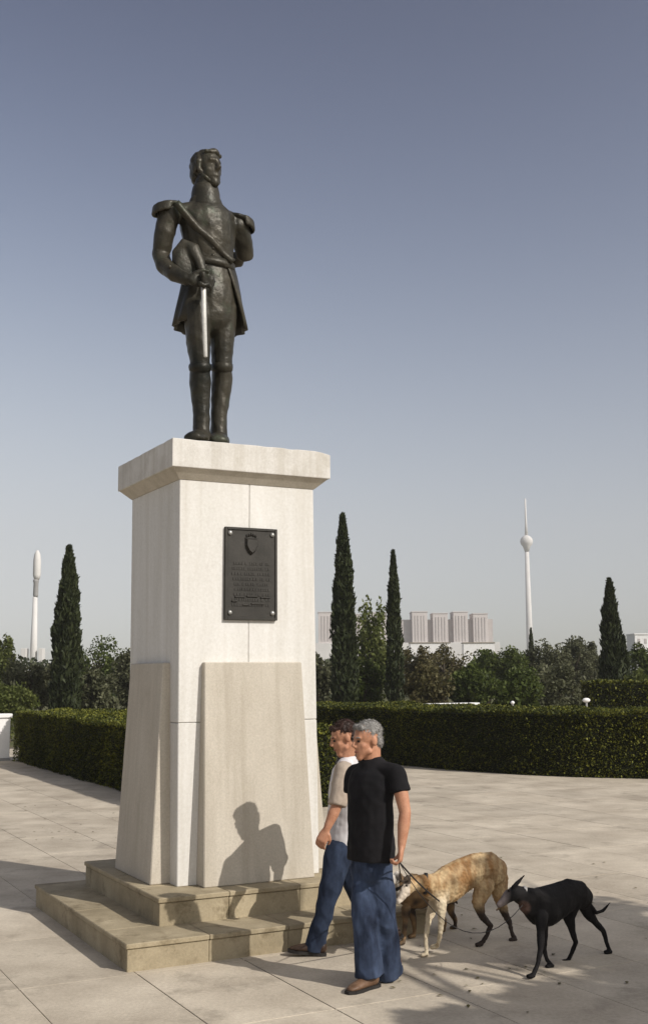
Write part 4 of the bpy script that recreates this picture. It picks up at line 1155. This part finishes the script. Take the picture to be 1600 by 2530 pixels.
# trees beyond the right edge of the picture that throw the dappled shade
def shade_tree(px, py, H, R, n, label):
    base = Vector((px, py, -.02))
    root = empty('shade_tree', base, label, 'tree', 'shade trees beside the plaza')
    link('trunk', trunk_mesh(base, H * .8, .16, 8, .3, int(px * 10)), MT['bark'], root, True)
    r2 = np.random.default_rng(int(px * 31))
    k = 26
    c = r2.normal(size=(k, 3)); c /= np.linalg.norm(c, axis=1, keepdims=True); c *= (r2.random(k) ** .45)[:, None]
    idx = r2.integers(0, k, n)
    g = r2.normal(size=(n, 3)) * .13
    q = c[idx] * .85 + g
    P = np.stack([px + q[:, 0] * R, py + q[:, 1] * R, H * .70 + q[:, 2] * R * .32], 1)
    link('crown', leaf_mesh(P, r2.uniform(.09, .20, n), None, 1, .6, r2), MT['green'], root)
SH = Vector((SUN_XY.x, SUN_XY.y, 0)) / math.tan(SUN_EL)
for (g0, H, R, n, lab) in (((1.85, 9.35), 6.4, 1.65, 14000, 'broad leafy shade tree beside the plaza to the right, farthest of three'),
                           ((1.80, 7.20), 5.6, 0.80, 4500, 'leafy shade tree beside the plaza to the right, middle one of three'),
                           ((0.70, 6.95), 5.0, 0.42, 1200, 'small leafy shade tree beside the plaza to the right, nearest of three')):
    p = Vector((g0[0], g0[1], 0)) + SH * (H * .70)
    shade_tree(p.x, p.y, H, R, n, lab)

r_ = np.random.default_rng(21)
lp = []
for _ in range(90):
    x, y = (r_.uniform(60, 330), r_.uniform(1985, 2080)) if r_.random() < .45 else (r_.uniform(950, 1600), r_.uniform(2120, 2520))
    q = gnd(x, y); lp.append((q.x, q.y, .006))
lp = np.array(lp)
ll = leaf_mesh(lp, r_.uniform(.025, .055, len(lp)), np.tile(np.array([1.0, 0, 0]), (len(lp), 1)) * 0 + r_.normal(size=(len(lp), 3)) * np.array([1, 1, .08]), .02, .55, r_, 30.0)
o = link('fallen_leaves', ll, MT['brown'])
tag(o, 'scattered dry leaves lying on the paving', 'leaves', kind='stuff')

# ------------------------------------------------------------------ far towers and buildings
def lathe(bm, prof, c, n=20):
    rings = [[bm.verts.new(Vector((c.x + math.cos(2 * math.pi * j / n) * r, c.y + math.sin(2 * math.pi * j / n) * r, z))) for j in range(n)] for r, z in prof]
    for a, b in zip(rings, rings[1:]):
        for j in range(n): bm.faces.new((a[j], a[(j + 1) % n], b[(j + 1) % n], b[j]))
    bm.faces.new(list(reversed(rings[0]))); bm.faces.new(rings[-1])
D1 = 300
b0 = at(84, 1600, D1); px = D1 / FPX
def zz(y, D, x=84): return at(x, y, D).z
wt = empty('column_tower', Vector((b0.x, b0.y, 0)), 'slender white column with a rounded white head behind the left cypress', 'tower')
bm = bmesh.new(); lathe(bm, [(9.5 * px, -.5), (8.5 * px, zz(1600, D1)), (5.5 * px, zz(1475, D1))], b0)
link('shaft', mesh_from_bm(bm), MT['concrete'], wt, True)
bm = bmesh.new(); lathe(bm, [(5.0 * px, zz(1476, D1)), (6.5 * px, zz(1470, D1)), (6.0 * px, zz(1440, D1)), (7.5 * px, zz(1436, D1)), (7.0 * px, zz(1432, D1))], b0 + Vector((.1, 0, 0)))
link('neck', mesh_from_bm(bm), MT['grey'], wt, True)
bm = bmesh.new(); lathe(bm, [(6 * px, zz(1433, D1)), (9.5 * px, zz(1422, D1)), (9.5 * px, zz(1385, D1)), (7.5 * px, zz(1370, D1)), (3 * px, zz(1360, D1))], b0 + Vector((.25, 0, 0)))
link('head', mesh_from_bm(bm), MT['concrete'], wt, True)
for dx, w_ in ((-22, 12), (20, 10)):
    q = at(84 + dx, 1605, D1)
    link('base_block', box((q.x, q.y, -.5), w_ * px, 3, at(84, 1602, D1).z + .5, .05), MT['concrete'], wt)
D2 = 1000
px2 = D2 / FPX
t0 = at(1308, 1600, D2)
tv = empty('television_tower', Vector((t0.x, t0.y, 0)), 'tall slim television tower with a ball below its needle', 'tower')
bm = bmesh.new(); lathe(bm, [(8.5 * px2, -1), (8 * px2, zz(1580, D2, 1308)), (5 * px2, zz(1362, D2, 1300))], t0)
link('shaft', mesh_from_bm(bm), MT['concrete'], tv, True)
zb = zz(1338, D2, 1298)
bm = bmesh.new(); lathe(bm, [(5 * px2, zz(1364, D2, 1298)), (9 * px2, zb - 13 * px2), (14 * px2, zb - 7 * px2), (16 * px2, zb), (14.5 * px2, zb + 7 * px2), (9 * px2, zb + 13 * px2), (3 * px2, zb + 16 * px2)], t0)
link('ball', mesh_from_bm(bm), MT['concrete'], tv, True)
bm = bmesh.new(); lathe(bm, [(4.0 * px2, zb + 15 * px2), (2.6 * px2, zz(1290, D2, 1296)), (1.8 * px2, zz(1232, D2, 1296))], t0)
link('needle', mesh_from_bm(bm), MT['concrete'], tv, True)
# pale pink building
D3 = 550
px3 = D3 / FPX
xa, xb = at(782, 1600, D3).x, at(1226, 1600, D3).x
ztop = at(1000, 1515, D3).z
pkb = empty('pink_building', Vector(((xa + xb) / 2, D3, 0)), 'pale pink long building with tall grey window strips behind the trees', 'building')
yb = D3
zl = at(1000, 1530, D3).z
link('linking_wing', box(((xa + xb) / 2, yb + 9, -1), xb - xa - 2, 10, zl + 1, .05), MT['slot'], pkb)
link('base_band', box(((xa + xb) / 2, yb + .2, -1), xb - xa + 3, 1.2, at(1000, 1588, D3).z + 1, .05), MT['concrete'], pkb)
for k_, (cx_, w_) in enumerate(((806, 40), (870, 40), (935, 40), (1037, 38), (1088, 37), (1138, 36), (1187, 36))):
    q = at(cx_, 1550, D3)
    zt_ = ztop + (.6, -.5, .2, .5, -.3, .3, -.6)[k_]
    blk = link('block', box((q.x, yb + 8, -1), w_ * px3, 14, zt_ + 1, .05), MT['pinkwall'], pkb)
    link('parapet', box((q.x, yb + 8, zt_ + .01), w_ * px3 + .5, 14.5, .4, .03), MT['pinkwall'], blk)
    for dx in (-11, -4, 4, 11):
        link('window_strip', box((q.x + dx * px3, yb + 1.0 - .05, at(cx_, 1584, D3).z), 3 * px3, .3, zt_ - at(cx_, 1584, D3).z - 1.6, .02), MT['slot'], blk)
for xx, ww_ in ((1060, 90), (1180, 70)):
    q = at(xx, 1590, D3 - 40)
    sh_ = empty('flat_shed', Vector((q.x, q.y, 0)), 'low brown-roofed shed at the foot of the pink building, ' + ('left one' if xx < 1100 else 'right one'), 'shed', 'sheds below the pink building')
    link('wall', box((q.x, q.y, -1), ww_ * px3, 6, at(xx, 1590, D3 - 40).z + 1, .03), MT['plaster'], sh_)
    link('roof', box((q.x, q.y, at(xx, 1590, D3 - 40).z + .01), ww_ * px3 + .6, 6.6, .5, .03), MT['roofbrown'], sh_)
# white building at the right edge
q = at(1620, 1600, 300); p2 = 300 / FPX
wb = empty('white_building', Vector((q.x, q.y, 0)), 'low white building at the right edge above the trees', 'building')
link('wall', box((q.x, q.y + 4, -1), 104 * p2, 8, at(1600, 1568, 300).z + 1, .03), MT['plaster'], wb)
link('parapet', box((q.x, q.y + 4, at(1600, 1568, 300).z + .005), 107 * p2, 8.4, .35, .03), MT['plaster'], wb)
for k in range(6):
    link('window', box((q.x - 42 * p2 + k * 16 * p2, q.y - .02, at(1600, 1590, 300).z), 6 * p2, .12, 1.3, .02), MT['slot'], wb)

# ------------------------------------------------------------------ haze
hz = box((0, 600, -1.2), 2400, 1300, 164)
ho = link('haze', hz, None)
tag(ho, kind='stuff')
hm = bpy.data.materials.new('haze_air'); hm.use_nodes = True
hn, hk_ = hm.node_tree.nodes, hm.node_tree.links
hn.clear()
vo = hn.new('ShaderNodeVolumePrincipled')
vo.inputs['Color'].default_value = (0.95, 0.93, 0.90, 1)
vo.inputs['Density'].default_value = 0.0004
vo.inputs['Anisotropy'].default_value = 0.0
oo = hn.new('ShaderNodeOutputMaterial')
hk_.new(vo.outputs[0], oo.inputs['Volume'])
ho.data.materials.append(hm)
